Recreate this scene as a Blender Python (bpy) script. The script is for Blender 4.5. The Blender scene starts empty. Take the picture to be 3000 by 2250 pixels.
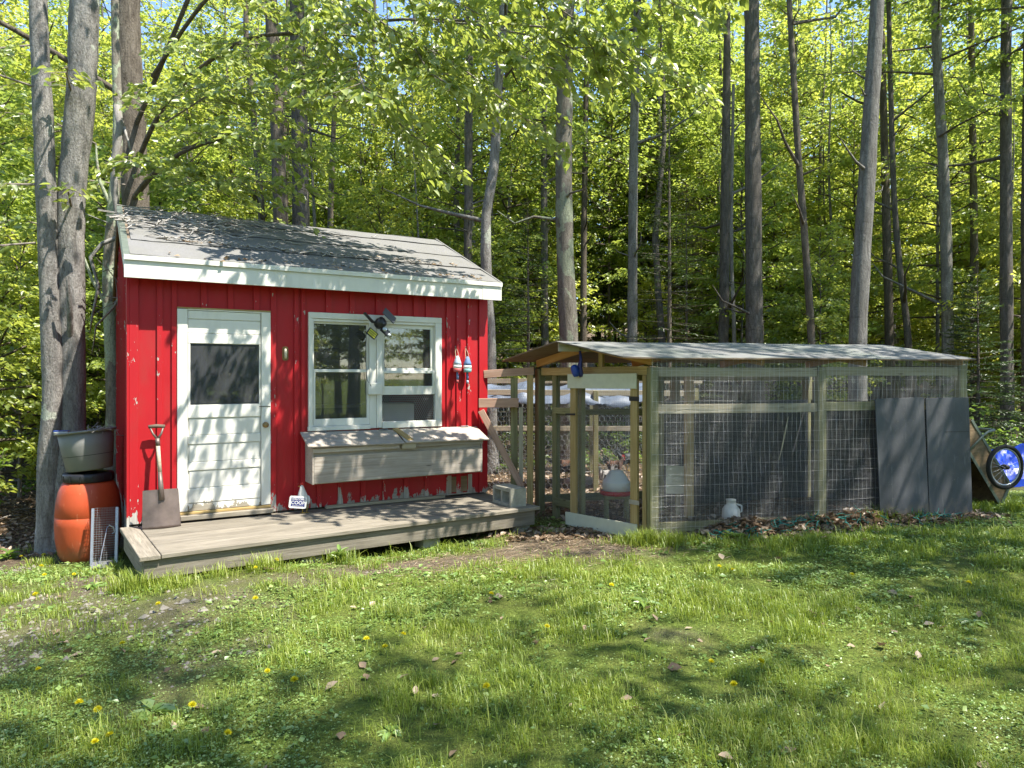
import bpy, bmesh, math, random
import numpy as np
from mathutils import Vector, Matrix

# ------------------------------------------------------------------ camera, sky, sun, exposure
scene = bpy.context.scene
COL = scene.collection
R = math.radians

cam_data = bpy.data.cameras.new("camera")
cam_data.sensor_width = 36.0
cam_data.lens = 25.27
cam_data.shift_y = -0.007
cam_data.clip_start = 0.05
cam_data.clip_end = 900.0
cam = bpy.data.objects.new("camera", cam_data)
cam.location = (0, 0, 1.62)
cam.rotation_euler = (R(90), 0, 0)
COL.objects.link(cam)
scene.camera = cam

SUN_EL = R(61.0)
SUN_H = Vector((0.905, -0.425, 0)).normalized()          # horizontal direction towards the sun
SUN_DIR = Vector((SUN_H.x * math.cos(SUN_EL), SUN_H.y * math.cos(SUN_EL), math.sin(SUN_EL)))

world = bpy.data.worlds.new("World")
scene.world = world
world.use_nodes = True
wn = world.node_tree.nodes
wl = world.node_tree.links
bg = wn["Background"]
sky = wn.new("ShaderNodeTexSky")
sky.sky_type = 'NISHITA'
sky.sun_disc = False
sky.sun_elevation = SUN_EL
sky.sun_rotation = math.atan2(SUN_H.x, SUN_H.y)
sky.air_density = 1.0
sky.dust_density = 0.2
sky.ozone_density = 3.0
wl.new(sky.outputs[0], bg.inputs[0])
bg.inputs[1].default_value = 0.135

sun_data = bpy.data.lights.new("sun", 'SUN')
sun_data.energy = 4.7
sun_data.angle = R(0.53)
sun_data.color = (1.0, 0.95, 0.86)
sun = bpy.data.objects.new("sun", sun_data)
sun.rotation_euler = SUN_DIR.to_track_quat('Z', 'Y').to_euler()
sun.location = (20, -8, 40)
COL.objects.link(sun)

vs = scene.view_settings
vs.view_transform = 'Standard'
vs.look = 'None'
vs.exposure = 1.46
vs.gamma = 1.0
vs.use_curve_mapping = False
scene.cycles.max_bounces = 8
scene.cycles.diffuse_bounces = 4
scene.cycles.transparent_max_bounces = 12
scene.cycles.transmission_bounces = 5
scene.cycles.caustics_reflective = False
scene.cycles.caustics_refractive = False
scene.cycles.sample_clamp_indirect = 6.0

rng = np.random.default_rng(11)
random.seed(5)

# ------------------------------------------------------------------ object helpers
def tag(o, label=None, cat=None, group=None, kind=None):
    if label: o["label"] = label
    if cat: o["category"] = cat
    if group: o["group"] = group
    if kind: o["kind"] = kind
    return o

def thing(name, label, cat, loc=(0, 0, 0), rz=0.0, group=None, kind=None):
    o = bpy.data.objects.new(name, None)
    o.empty_display_size = 0.1
    o.location = loc
    o.rotation_euler = (0, 0, rz)
    COL.objects.link(o)
    return tag(o, label, cat, group, kind)

def link(name, me, mat=None, parent=None, mw=None, kind=None):
    if mat is not None and len(me.materials) == 0:
        me.materials.append(mat)
    o = bpy.data.objects.new(name, me)
    COL.objects.link(o)
    if parent is not None: o.parent = parent
    if mw is not None: o.matrix_local = mw
    if kind: o["kind"] = kind
    return o

class MB:
    """collects faces, then becomes one mesh"""
    def __init__(s): s.v = []; s.f = []
    def add(s, vs_, fs_):
        k = len(s.v)
        s.v += [tuple(p) for p in vs_]
        s.f += [tuple(i + k for i in f) for f in fs_]
        return s
    def box(s, x, y, z):
        x0, x1 = x; y0, y1 = y; z0, z1 = z
        return s.add([(x0,y0,z0),(x1,y0,z0),(x1,y1,z0),(x0,y1,z0),(x0,y0,z1),(x1,y0,z1),(x1,y1,z1),(x0,y1,z1)],
                     [(0,3,2,1),(4,5,6,7),(0,1,5,4),(1,2,6,5),(2,3,7,6),(3,0,4,7)])
    def prism(s, poly, vec):
        n = len(poly)
        a = [Vector(p) for p in poly]; b = [p + Vector(vec) for p in a]
        return s.add(a + b, [tuple(range(n))[::-1], tuple(range(n, 2*n))] + [(i, (i+1) % n, n + (i+1) % n, n + i) for i in range(n)])
    def tube(s, pts, rad, sides=8, cap=True, jit=0.0, rg=None, flat=1.0):
        pts = [Vector(p) for p in pts]; n = len(pts)
        if not hasattr(rad, '__len__'): rad = [rad] * n
        ref = Vector((0.31, 0.17, 0.93))
        vs_ = []; fs_ = []
        prev = None
        for i, p in enumerate(pts):
            d = (pts[min(i+1, n-1)] - pts[max(i-1, 0)])
            d = d.normalized() if d.length > 1e-9 else Vector((0, 0, 1))
            if prev is None:
                if abs(d.dot(ref)) > 0.95: ref = Vector((1, 0.1, 0))
                a = d.cross(ref).normalized()
            else:
                a = (prev - d * prev.dot(d)).normalized()
            prev = a
            b = d.cross(a)
            for k in range(sides):
                t = 2 * math.pi * k / sides
                r = rad[i]
                if jit and rg is not None: r *= 1 + rg.uniform(-jit, jit)
                vs_.append(p + a * (math.cos(t) * r) + b * (math.sin(t) * r * flat))
        for i in range(n - 1):
            for k in range(sides):
                k2 = (k + 1) % sides
                fs_.append((i*sides + k, i*sides + k2, (i+1)*sides + k2, (i+1)*sides + k))
        if cap:
            fs_.append(tuple(range(sides))[::-1]); fs_.append(tuple((n-1)*sides + k for k in range(sides)))
        return s.add(vs_, fs_)
    def lathe(s, prof, sides=24, c=(0, 0, 0), closed=False):
        vs_ = []; fs_ = []
        for r, z in prof:
            for k in range(sides):
                t = 2 * math.pi * k / sides
                vs_.append((c[0] + r * math.cos(t), c[1] + r * math.sin(t), c[2] + z))
        n = len(prof)
        for i in range(n - 1):
            for k in range(sides):
                k2 = (k + 1) % sides
                fs_.append((i*sides + k, i*sides + k2, (i+1)*sides + k2, (i+1)*sides + k))
        if not closed and prof[0][0] > 1e-6: fs_.append(tuple(range(sides))[::-1])
        if not closed and prof[-1][0] > 1e-6: fs_.append(tuple((n-1)*sides + k for k in range(sides)))
        return s.add(vs_, fs_)
    def mesh(s, name, smooth=False):
        me = bpy.data.meshes.new(name)
        me.from_pydata(s.v, [], s.f)
        me.validate(clean_customdata=False)
        if smooth: me.polygons.foreach_set("use_smooth", [True] * len(me.polygons))
        me.update()
        return me
    def build(s, name, mat, parent=None, smooth=False, bevel=0, mw=None, kind=None, angle=40):
        me = s.mesh(name, smooth)
        if bevel:
            bm = bmesh.new(); bm.from_mesh(me)
            bmesh.ops.remove_doubles(bm, verts=bm.verts, dist=1e-5)
            ed = [e for e in bm.edges if e.is_manifold and e.calc_face_angle(0) > R(angle)]
            bmesh.ops.bevel(bm, geom=ed, offset=bevel, segments=1, affect='EDGES', profile=0.5)
            bm.to_mesh(me); bm.free()
        return link(name, me, mat, parent, mw, kind)

def beam(parent, name, p0, p1, w, t, nrm, mat, bevel=0.003, kind=None, ext=0.0, label=None):
    """a board from p0 to p1 (parent coordinates); local X runs along it, t is its size along nrm, w across"""
    p0 = Vector(p0); p1 = Vector(p1)
    x = (p1 - p0); L = x.length; x = x / L
    n = Vector(nrm); n = (n - x * n.dot(x)).normalized()
    y = n.cross(x)
    M = Matrix(((x.x, y.x, n.x, p0.x), (x.y, y.y, n.y, p0.y), (x.z, y.z, n.z, p0.z), (0, 0, 0, 1)))
    mb = MB().box((-ext, L + ext), (-w/2, w/2), (-t/2, t/2))
    o = mb.build(name, mat, parent, bevel=bevel, mw=M, kind=kind)
    if label: o["label"] = label
    return o

def bx(parent, name, x, y, z, mat, bevel=0.003, kind=None, label=None):
    """axis-aligned board by ranges; local X along its longest side"""
    sz = [x[1]-x[0], y[1]-y[0], z[1]-z[0]]
    c = [(x[0]+x[1])/2, (y[0]+y[1])/2, (z[0]+z[1])/2]
    k = max(range(3), key=lambda i: sz[i]); s = min(range(3), key=lambda i: sz[i] if i != k else 9e9)
    a = list(c); b = list(c); a[k] -= sz[k]/2; b[k] += sz[k]/2
    n = [0, 0, 0]; n[s] = 1
    m = 3 - k - s
    return beam(parent, name, a, b, sz[m], sz[s], n, mat, bevel, kind, 0.0, label)

def wires(P, U, V, du, dv, r, rg, wob=0.002, seg=5, sides=3, mb=None):
    """a sheet of woven wire on the parallelogram P, U, V: every wire a thin tube"""
    mb = mb or MB()
    P = Vector(P); U = Vector(U); V = Vector(V)
    n = U.cross(V).normalized()
    bulge = min(.014, .006*U.length)
    bl = lambda a_, b_: n * (bulge * math.sin(math.pi*a_) * math.sin(math.pi*(b_*2.2 + .3*a_)))
    nu = max(1, int(U.length / du)); nv = max(1, int(V.length / dv))
    for i in range(nu + 1):
        a = P + U * (i / nu)
        pts = [a + V * (j / seg) + bl(i/nu, j/seg) + U.normalized() * rg.uniform(-wob, wob) + n * rg.uniform(-wob, wob) for j in range(seg + 1)]
        mb.tube(pts, r, sides, cap=False)
    for i in range(nv + 1):
        a = P + V * (i / nv)
        pts = [a + U * (j / seg) + bl(j/seg, i/nv) + V.normalized() * rg.uniform(-wob, wob) + n * (rg.uniform(-wob, wob) + r * 1.6) for j in range(seg + 1)]
        mb.tube(pts, r, sides, cap=False)
    return mb

def hexwire(P, U, V, cell, r, rg, sag=0.0, mb=None):
    """hexagonal chicken wire"""
    mb = mb or MB()
    P = Vector(P); U = Vector(U); V = Vector(V); Un = U.normalized(); Vn = V.normalized(); n = Un.cross(Vn)
    w = cell; h = cell * 1.15
    nx = int(U.length / w); ny = int(V.length / (h * 0.75))
    def pt(x, y):
        x = min(max(x, 0), U.length); y = min(max(y, 0), V.length)
        return P + Un * x + Vn * y + n * (sag * math.sin(3.1 * x / U.length) * math.sin(3.1 * y / V.length))
    for j in range(ny + 1):
        off = (j % 2) * w / 2
        y0 = j * h * 0.75
        for i in range(nx + 1):
            x = i * w + off
            a = pt(x, y0); b = pt(x + w/2, y0 + h * .25); c = pt(x + w, y0); d = pt(x + w/2, y0 + h * .75)
            if (b - a).length > 1e-3: mb.tube([a, b], r, 3, cap=False)
            if (c - b).length > 1e-3: mb.tube([b, c], r, 3, cap=False)
            if (d - b).length > 1e-3: mb.tube([b, d], r * 1.3, 3, cap=False)
    return mb

# value noise for laying things out
def vnoise(x, y, seed=0):
    x = np.asarray(x, float); y = np.asarray(y, float)
    xi = np.floor(x).astype(np.int64); yi = np.floor(y).astype(np.int64)
    fx = x - xi; fy = y - yi
    fx = fx*fx*(3-2*fx); fy = fy*fy*(3-2*fy)
    def h(a, b):
        n = (a * 374761393 + b * 668265263 + seed * 1274126177) & 0x7fffffff
        n = ((n ^ (n >> 13)) * 1274126177) & 0x7fffffff
        return ((n ^ (n >> 16)) & 0xffff) / 65535.0
    return (h(xi, yi)*(1-fx) + h(xi+1, yi)*fx)*(1-fy) + (h(xi, yi+1)*(1-fx) + h(xi+1, yi+1)*fx)*fy

def fbm(x, y, seed=0, o=4):
    s = 0; a = 0.5; t = 0
    for k in range(o):
        s = s + a * vnoise(x * 2**k, y * 2**k, seed + k); t += a; a *= 0.5
    return s / t

def sstep(a, b, x):
    t = np.clip((np.asarray(x, float) - a) / (b - a), 0, 1)
    return t*t*(3-2*t)

# ------------------------------------------------------------------ material helpers
class Mt:
    def __init__(s, name):
        s.m = bpy.data.materials.new(name); s.m.use_nodes = True
        s.t = s.m.node_tree; s.n = s.t.nodes; s.l = s.t.links
        s.b = s.n["Principled BSDF"]; s.out = s.n["Material Output"]
        s.tc = s.n.new("ShaderNodeTexCoord"); s.oi = s.n.new("ShaderNodeObjectInfo")
        s.rnd = s.oi.outputs["Random"]
        g = s.n.new("ShaderNodeNewGeometry"); s.pos = g.outputs["Position"]
    def put(s, sock, v):
        if hasattr(v, "is_linked") or hasattr(v, "links"): s.l.new(v, sock)
        else:
            if hasattr(v, '__len__') and len(v) == 3 and sock.type == 'RGBA': v = (*v, 1)
            sock.default_value = v
    def vec(s, scale=(1, 1, 1), world=False, shift=True):
        m = s.n.new("ShaderNodeVectorMath"); m.operation = 'MULTIPLY'
        s.l.new(s.pos if world else s.tc.outputs["Object"], m.inputs[0]); m.inputs[1].default_value = scale
        if not shift or world: return m.outputs[0]
        a = s.n.new("ShaderNodeVectorMath"); a.operation = 'ADD'
        k = s.n.new("ShaderNodeMath"); k.operation = 'MULTIPLY'; s.l.new(s.rnd, k.inputs[0]); k.inputs[1].default_value = 91.7
        s.l.new(m.outputs[0], a.inputs[0]); s.l.new(k.outputs[0], a.inputs[1])
        return a.outputs[0]
    def noise(s, scale, detail=4, vec=None, rough=0.6, dist=0.0):
        n = s.n.new("ShaderNodeTexNoise"); s.l.new(vec or s.vec(), n.inputs["Vector"])
        n.inputs["Scale"].default_value = scale; n.inputs["Detail"].default_value = detail
        n.inputs["Roughness"].default_value = rough; n.inputs["Distortion"].default_value = dist
        return n.outputs["Fac"]
    def voro(s, scale, vec=None, feature='F1'):
        n = s.n.new("ShaderNodeTexVoronoi"); n.feature = feature
        s.l.new(vec or s.vec(), n.inputs["Vector"]); n.inputs["Scale"].default_value = scale
        return n.outputs["Distance"]
    def ramp(s, fac, stops):
        n = s.n.new("ShaderNodeValToRGB"); s.put(n.inputs[0], fac)
        e = n.color_ramp.elements
        while len(e) < len(stops): e.new(0.5)
        for k, (p, c) in enumerate(stops):
            e[k].position = p
            e[k].color = (*c, 1) if hasattr(c, '__len__') else (c, c, c, 1)
        return n.outputs[0]
    def mix(s, fac, a, b, mode='MIX'):
        n = s.n.new("ShaderNodeMix"); n.data_type = 'RGBA'; n.blend_type = mode
        s.put(n.inputs[0], fac); s.put(n.inputs[6], a); s.put(n.inputs[7], b)
        return n.outputs[2]
    def math(s, op, a, b=0.0, clamp=False):
        n = s.n.new("ShaderNodeMath"); n.operation = op; n.use_clamp = clamp
        s.put(n.inputs[0], a); s.put(n.inputs[1], b)
        return n.outputs[0]
    def sep(s, v, k):
        n = s.n.new("ShaderNodeSeparateXYZ"); s.l.new(v, n.inputs[0]); return n.outputs[k]
    def attr(s, name):
        n = s.n.new("ShaderNodeAttribute"); n.attribute_name = name; return n.outputs["Fac"]
    def bump(s, h, strength=0.4, dist=0.01):
        n = s.n.new("ShaderNodeBump"); s.put(n.inputs["Height"], h)
        n.inputs["Strength"].default_value = strength; n.inputs["Distance"].default_value = dist
        s.l.new(n.outputs[0], s.b.inputs["Normal"]); return n.outputs[0]
    def set(s, color=None, rough=None, metal=None, spec=None):
        if color is not None: s.put(s.b.inputs["Base Color"], color)
        if rough is not None: s.put(s.b.inputs["Roughness"], rough)
        if metal is not None: s.put(s.b.inputs["Metallic"], metal)
        if spec is not None: s.b.inputs["Specular IOR Level"].default_value = spec
        return s.m

def wood(name, dark, mid, light, grain=1.0, rough=0.85, blotch=0.5, tint=0.35):
    """weathered board: grain along local X, knots and blotches, every board a little different"""
    m = Mt(name)
    g = m.noise(9 * grain, 5, m.vec((0.35, 7, 7)), 0.65, 0.6)
    c = m.ramp(g, [(0.22, dark), (0.5, mid), (0.78, light)])
    bl = m.noise(2.2, 4, m.vec((1.0, 2.5, 2.5)))
    c = m.mix(m.ramp(bl, [(0.35, 0.0), (0.7, blotch)]), c, dark)
    k = m.voro(2.3, m.vec((1.0, 4.0, 4.0)))
    c = m.mix(m.ramp(k, [(0.05, 0.75), (0.10, 0.0)]), c, tuple(x * 0.45 for x in dark))
    v = m.ramp(m.rnd, [(0.0, 1.0 - tint), (1.0, 1.0 + tint * 0.4)])
    c = m.mix(1.0, c, v, 'MULTIPLY')
    m.bump(g, 0.5, 0.004)
    return m.set(c, rough, spec=0.25)

def painted(name, col, col2, under, lowz=0.45, soft=0.30, chips=0.5, rough=0.55, dirt=(0.12, 0.11, 0.08)):
    """old paint on wood: flaking more towards the splash zone near the deck, chips elsewhere"""
    m = Mt(name)
    c = m.mix(m.noise(3.0, 4, m.vec((1, 1, 1), True)), col, col2)
    g = m.noise(8, 4, m.vec((0.4, 8, 8)))
    un = m.ramp(g, [(0.3, tuple(x * 0.6 for x in under)), (0.7, under)])
    z = m.sep(m.pos, 2)
    f1 = m.noise(5.0, 5, m.vec((2.2, 2.2, 0.8), True), 0.7)
    h = m.math('DIVIDE', m.math('SUBTRACT', lowz, z), soft)                    # 1 at the bottom, falling upwards
    low = m.math('GREATER_THAN', m.math('ADD', h, m.math('MULTIPLY', m.math('SUBTRACT', f1, 0.5), 2.6)), 0.55)
    f2 = m.noise(26.0, 3, m.vec((1.6, 1.6, 0.55), True), 0.6)
    f3 = m.noise(3.5, 3, m.vec((1, 1, 0.6), True))
    chip = m.math('GREATER_THAN', m.math('ADD', f2, m.math('MULTIPLY', m.math('SUBTRACT', f3, 0.5), 0.7)), 1.17 - chips)
    peel = m.math('MAXIMUM', low, chip)
    d = m.noise(6.0, 5, m.vec((1, 1, 0.35), True))
    c = m.mix(m.ramp(d, [(0.5, 0.0), (0.85, 0.55)]), c, tuple(a * 0.55 + b * 0.3 for a, b in zip(col, dirt)))
    c = m.mix(peel, c, un)
    hgt = m.math('SUBTRACT', m.math('MULTIPLY', g, 0.35), m.math('MULTIPLY', peel, 0.8))
    m.bump(hgt, 0.5, 0.003)
    r = m.mix(peel, (rough,) * 3, (0.9,) * 3)
    return m.set(c, r, spec=0.35)

def simple(name, col, rough=0.6, metal=0.0, var=0.15, scale=8.0, bump=0.0, spec=0.4, col2=None, bdist=0.004):
    m = Mt(name)
    n = m.noise(scale, 5)
    b = col2 or tuple(x * (1 - 2 * var) for x in col)
    c = m.ramp(n, [(0.3, b), (0.7, col)])
    if bump: m.bump(m.noise(scale * 3, 5), bump, bdist)
    return m.set(c, rough, metal, spec)

def leaf_mat(name, c_dark, c_mid, c_light, t_col, trans=0.45, gloss=0.06, hue=0.12):
    m = Mt(name)
    a = m.attr("rnd")
    c = m.ramp(a, [(0.0, c_dark), (0.5, c_mid), (1.0, c_light)])
    v = m.ramp(m.rnd, [(0.0, (1 - hue, 1 - hue * .6, 0.9)), (1.0, (1 + hue, 1 + hue * .4, 1.0))])
    c = m.mix(1.0, c, v, 'MULTIPLY')
    t = m.mix(1.0, m.mix(0.55, c, t_col), v, 'MULTIPLY')
    df = m.n.new("ShaderNodeBsdfDiffuse"); m.put(df.inputs[0], c)
    tr = m.n.new("ShaderNodeBsdfTranslucent"); m.put(tr.inputs[0], t)
    gl = m.n.new("ShaderNodeBsdfGlossy"); gl.inputs[0].default_value = (1, 1, 1, 1); gl.inputs[1].default_value = 0.42
    x = m.n.new("ShaderNodeMixShader"); x.inputs[0].default_value = trans
    m.l.new(df.outputs[0], x.inputs[1]); m.l.new(tr.outputs[0], x.inputs[2])
    y = m.n.new("ShaderNodeMixShader"); y.inputs[0].default_value = gloss
    m.l.new(x.outputs[0], y.inputs[1]); m.l.new(gl.outputs[0], y.inputs[2])
    m.l.new(y.outputs[0], m.out.inputs[0])
    return m.m

def bark_mat(name, dark, mid, light, furrow=14.0, lichen=None, lich_amt=0.0, strength=0.8):
    m = Mt(name)
    v = m.vec((1.0, 1.0, 0.22))
    n1 = m.noise(furrow, 6, v, 0.7, 0.8)
    n2 = m.noise(1.1, 4, m.vec((1, 1, 0.6)))
    ring = m.noise(6.0, 4, m.vec((0.8, 0.8, 3.5)))
    c = m.ramp(n1, [(0.28, dark), (0.5, mid), (0.72, light)])
    c = m.mix(m.ramp(n2, [(0.35, 0.0), (0.7, 0.55)]), c, tuple(x * 0.7 for x in mid))
    c = m.mix(m.ramp(ring, [(0.60, 0.0), (0.72, 0.6)]), c, dark)
    if lichen:
        l = m.noise(2.0, 4, m.vec((1.3, 1.3, 0.9)), 0.55, 0.3)
        e = m.ramp(l, [(0.60 - lich_amt, 0.0), (0.62 - lich_amt, 0.85)])
        c = m.mix(e, c, lichen)
    v2 = m.ramp(m.rnd, [(0.0, 0.72), (1.0, 1.12)])
    c = m.mix(1.0, c, v2, 'MULTIPLY')
    n3 = m.noise(furrow*4.5, 4, m.vec((1.0, 1.0, 0.5)), 0.7)
    c = m.mix(m.ramp(n3, [(0.36, 0.55), (0.52, 0.0)]), c, dark)
    m.bump(m.math('ADD', n1, m.math('MULTIPLY', n3, 0.5)), strength, 0.03)
    return m.set(c, 0.9, spec=0.15)

# ------------------------------------------------------------------ materials
M = {}
M['red'] = painted('red_paint', (0.44, 0.011, 0.018), (0.34, 0.008, 0.013), (0.40, 0.37, 0.32), lowz=0.43, soft=0.30, chips=0.28, rough=0.5)
M['red_trim'] = painted('red_paint_chipped', (0.44, 0.011, 0.018), (0.35, 0.008, 0.013), (0.48, 0.45, 0.40), lowz=0.50, soft=0.32, chips=0.455, rough=0.5)
M['white'] = painted('white_paint', (0.74, 0.72, 0.66), (0.64, 0.62, 0.55), (0.34, 0.31, 0.26), lowz=0.36, soft=0.2, chips=0.33, rough=0.5)
M['white_door'] = painted('white_door_paint', (0.74, 0.72, 0.66), (0.64, 0.62, 0.55), (0.36, 0.32, 0.25), lowz=0.46, soft=0.16, chips=0.30, rough=0.5)
M['deck'] = wood('grey_deck_wood', (0.10, 0.086, 0.064), (0.245, 0.215, 0.168), (0.36, 0.32, 0.26), 1.0, tint=0.25, blotch=0.4)
M['greyboard'] = wood('silvered_board', (0.23, 0.19, 0.15), (0.42, 0.37, 0.31), (0.55, 0.50, 0.43), 0.7, blotch=0.45, tint=0.15)
M['treated'] = wood('green_treated_wood', (0.13, 0.12, 0.055), (0.26, 0.245, 0.12), (0.36, 0.33, 0.18), 0.8, blotch=0.35, tint=0.25)
M['pine'] = wood('yellow_pine', (0.26, 0.17, 0.06), (0.44, 0.31, 0.13), (0.55, 0.41, 0.20), 0.8, blotch=0.3, tint=0.2)
M['orange'] = wood('orange_rafter_wood', (0.30, 0.15, 0.045), (0.48, 0.27, 0.09), (0.56, 0.35, 0.14), 0.7, blotch=0.25, tint=0.15)
M['redwood'] = wood('reddish_rail_wood', (0.30, 0.17, 0.12), (0.46, 0.29, 0.21), (0.55, 0.38, 0.29), 0.8, blotch=0.3, tint=0.12)
M['railgrey'] = wood('pale_rail_wood', (0.24, 0.20, 0.13), (0.42, 0.37, 0.27), (0.52, 0.47, 0.36), 0.8, blotch=0.35, tint=0.15)
M['ply'] = wood('brown_plywood', (0.13, 0.09, 0.05), (0.24, 0.17, 0.10), (0.33, 0.24, 0.15), 0.45, blotch=0.4, tint=0.1)
M['board_white'] = simple('cream_board', (0.60, 0.59, 0.44), 0.6, var=0.06, scale=14, bump=0.1)
def mk_roof():
    m = Mt('asphalt_roofing')
    g = m.noise(260, 3, m.vec((1, 1, 1), True)); b = m.noise(2.4, 5, m.vec((1, 1, 1), True)); s = m.noise(9, 4, m.vec((1.0, 0.5, 1), True))
    c = m.ramp(g, [(0.3, (0.10, 0.098, 0.095)), (0.7, (0.26, 0.255, 0.25))])
    c = m.mix(m.ramp(b, [(0.4, 0.0), (0.75, 0.5)]), c, (0.16, 0.155, 0.13))
    c = m.mix(m.ramp(s, [(0.55, 0.0), (0.8, 0.35)]), c, (0.25, 0.245, 0.22))
    m.bump(m.math('ADD', m.math('MULTIPLY', g, 0.3), b), 0.35, 0.01)
    return m.set(c, 0.95, spec=0.1)
M['roofing'] = mk_roof()
def mk_penroof():
    m = Mt('weathered_roof_sheet')
    g = m.noise(11, 5, m.vec((0.5, 3, 1), True), 0.65, 0.4); b = m.noise(1.7, 5, m.vec((1, 1, 1), True)); d = m.noise(40, 3, m.vec((1, 1, 1), True))
    c = m.ramp(g, [(0.25, (0.09, 0.09, 0.086)), (0.7, (0.215, 0.215, 0.21))])
    c = m.mix(m.ramp(b, [(0.45, 0.0), (0.75, 0.6)]), c, (0.20, 0.23, 0.18))
    c = m.mix(m.ramp(d, [(0.66, 0.0), (0.74, 0.5)]), c, (0.13, 0.11, 0.09))
    m.bump(m.math('ADD', g, b), 0.4, 0.01)
    return m.set(c, 0.85, spec=0.25)
M['penroof'] = mk_penroof()
M['roofunder'] = wood('brown_sheathing', (0.10, 0.075, 0.05), (0.19, 0.145, 0.10), (0.26, 0.20, 0.15), 0.6, blotch=0.4, tint=0.1)
M['black'] = simple('black_sheet', (0.045, 0.048, 0.056), 0.55, var=0.14, scale=3.0, bump=0.15, spec=0.4)
def mk_board():
    m = Mt('charcoal_board')
    n = m.noise(2.4, 5); sc = m.noise(30, 3, m.vec((0.15, 1.2, 1))); sp = m.noise(70, 2)
    c = m.ramp(n, [(0.3, (0.058, 0.060, 0.066)), (0.7, (0.105, 0.108, 0.118))])
    c = m.mix(m.ramp(sc, [(0.60, 0.0), (0.72, 0.45)]), c, (0.17, 0.17, 0.175))
    z = m.sep(m.pos, 2)
    mud = m.math('ADD', m.math('DIVIDE', m.math('SUBTRACT', 0.34, z), 0.25), m.math('MULTIPLY', m.math('SUBTRACT', m.noise(7, 5), 0.5), 2.4))
    c = m.mix(m.ramp(mud, [(0.35, 0.0), (0.9, 0.7)]), c, (0.17, 0.14, 0.105))
    c = m.mix(m.ramp(sp, [(0.68, 0.0), (0.72, 0.6)]), c, (0.20, 0.18, 0.15))
    m.bump(n, 0.25, 0.02)
    return m.set(c, m.ramp(n, [(0.3, 0.5), (0.7, 0.75)]), spec=0.3)
M['blackply'] = mk_board()
M['wire'] = simple('galvanised_wire', (0.52, 0.53, 0.55), 0.45, 0.75, var=0.1)
M['wirecoarse'] = simple('bright_wire', (0.62, 0.63, 0.64), 0.4, 0.6, var=0.1)
M['metal'] = simple('zinc_metal', (0.45, 0.46, 0.48), 0.4, 0.8, var=0.12, scale=20)
M['iron'] = simple('dark_iron', (0.05, 0.048, 0.045), 0.6, 0.5, var=0.2, scale=20)
M['blackplastic'] = simple('black_plastic', (0.018, 0.018, 0.02), 0.4, var=0.1)
def mk_glass(name, dust, dustcol, gl=0.9):
    m = Mt(name)
    fr = m.n.new("ShaderNodeFresnel"); fr.inputs[0].default_value = 1.5
    g = m.n.new("ShaderNodeBsdfGlossy"); g.inputs[1].default_value = 0.02
    g.inputs[0].default_value = (gl, gl, gl, 1)
    t = m.n.new("ShaderNodeBsdfTransparent"); t.inputs[0].default_value = (0.75, 0.78, 0.74, 1)
    d = m.n.new("ShaderNodeBsdfDiffuse"); d.inputs[0].default_value = (*dustcol, 1)
    du = m.ramp(m.noise(5, 5, m.vec((1, 1, 0.5), True)), [(0.3, dust * 0.6), (0.75, dust * 1.3)])
    a = m.n.new("ShaderNodeMixShader"); m.put(a.inputs[0], du); m.l.new(t.outputs[0], a.inputs[1]); m.l.new(d.outputs[0], a.inputs[2])
    b = m.n.new("ShaderNodeMixShader"); m.put(b.inputs[0], m.math('ADD', m.math('MULTIPLY', fr.outputs[0], 1.1), 0.05)); m.l.new(a.outputs[0], b.inputs[1]); m.l.new(g.outputs[0], b.inputs[2])
    m.l.new(b.outputs[0], m.out.inputs[0])
    return m.m
M['glass'] = mk_glass('dusty_window_glass', 0.085, (0.46, 0.47, 0.46))
M['doorglass'] = mk_glass('grimy_door_glass', 0.17, (0.30, 0.31, 0.33), 0.6)
M['interior'] = simple('dark_interior_wood', (0.10, 0.085, 0.065), 0.9, var=0.2)
M['straw'] = simple('straw', (0.52, 0.40, 0.20), 0.8, var=0.2, scale=3)
M['concrete'] = simple('block_concrete', (0.40, 0.38, 0.31), 0.95, var=0.16, scale=16, bump=0.5, spec=0.1)
M['stone'] = simple('field_stone', (0.34, 0.33, 0.30), 0.9, var=0.2, scale=5, bump=0.6, spec=0.2, bdist=0.02)
M['pebble'] = simple('pebble', (0.25, 0.225, 0.19), 0.9, var=0.2, scale=30, spec=0.2)
def mk_barrel():
    m = Mt('orange_plastic')
    n = m.noise(3.5, 5, m.vec((1, 1, 0.6))); sc = m.noise(45, 3, m.vec((1, 1, 0.25))); z = m.sep(m.tc.outputs["Object"], 2)
    c = m.ramp(n, [(0.3, (0.36, 0.048, 0.014)), (0.7, (0.48, 0.078, 0.022))])
    g = m.math('ADD', m.math('DIVIDE', m.math('SUBTRACT', 0.26, z), 0.22), m.math('MULTIPLY', m.math('SUBTRACT', m.noise(6, 5), 0.5), 2.2))
    c = m.mix(m.ramp(g, [(0.3, 0.0), (1.0, 0.55)]), c, (0.21, 0.13, 0.08))
    c = m.mix(m.ramp(sc, [(0.64, 0.0), (0.74, 0.45)]), c, (0.60, 0.24, 0.13))
    m.bump(m.math('ADD', n, m.math('MULTIPLY', sc, 0.3)), 0.15, 0.006)
    return m.set(c, m.ramp(n, [(0.3, 0.40), (0.7, 0.62)]), spec=0.4)
M['orange_plastic'] = mk_barrel()
M['grey_plastic'] = simple('grey_plastic', (0.19, 0.19, 0.175), 0.55, var=0.07, scale=5, bump=0.05)
M['white_plastic'] = simple('white_plastic', (0.68, 0.68, 0.64), 0.4, var=0.04, scale=4)
M['red_plastic'] = simple('red_plastic', (0.40, 0.02, 0.02), 0.45, var=0.06, scale=4)
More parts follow.
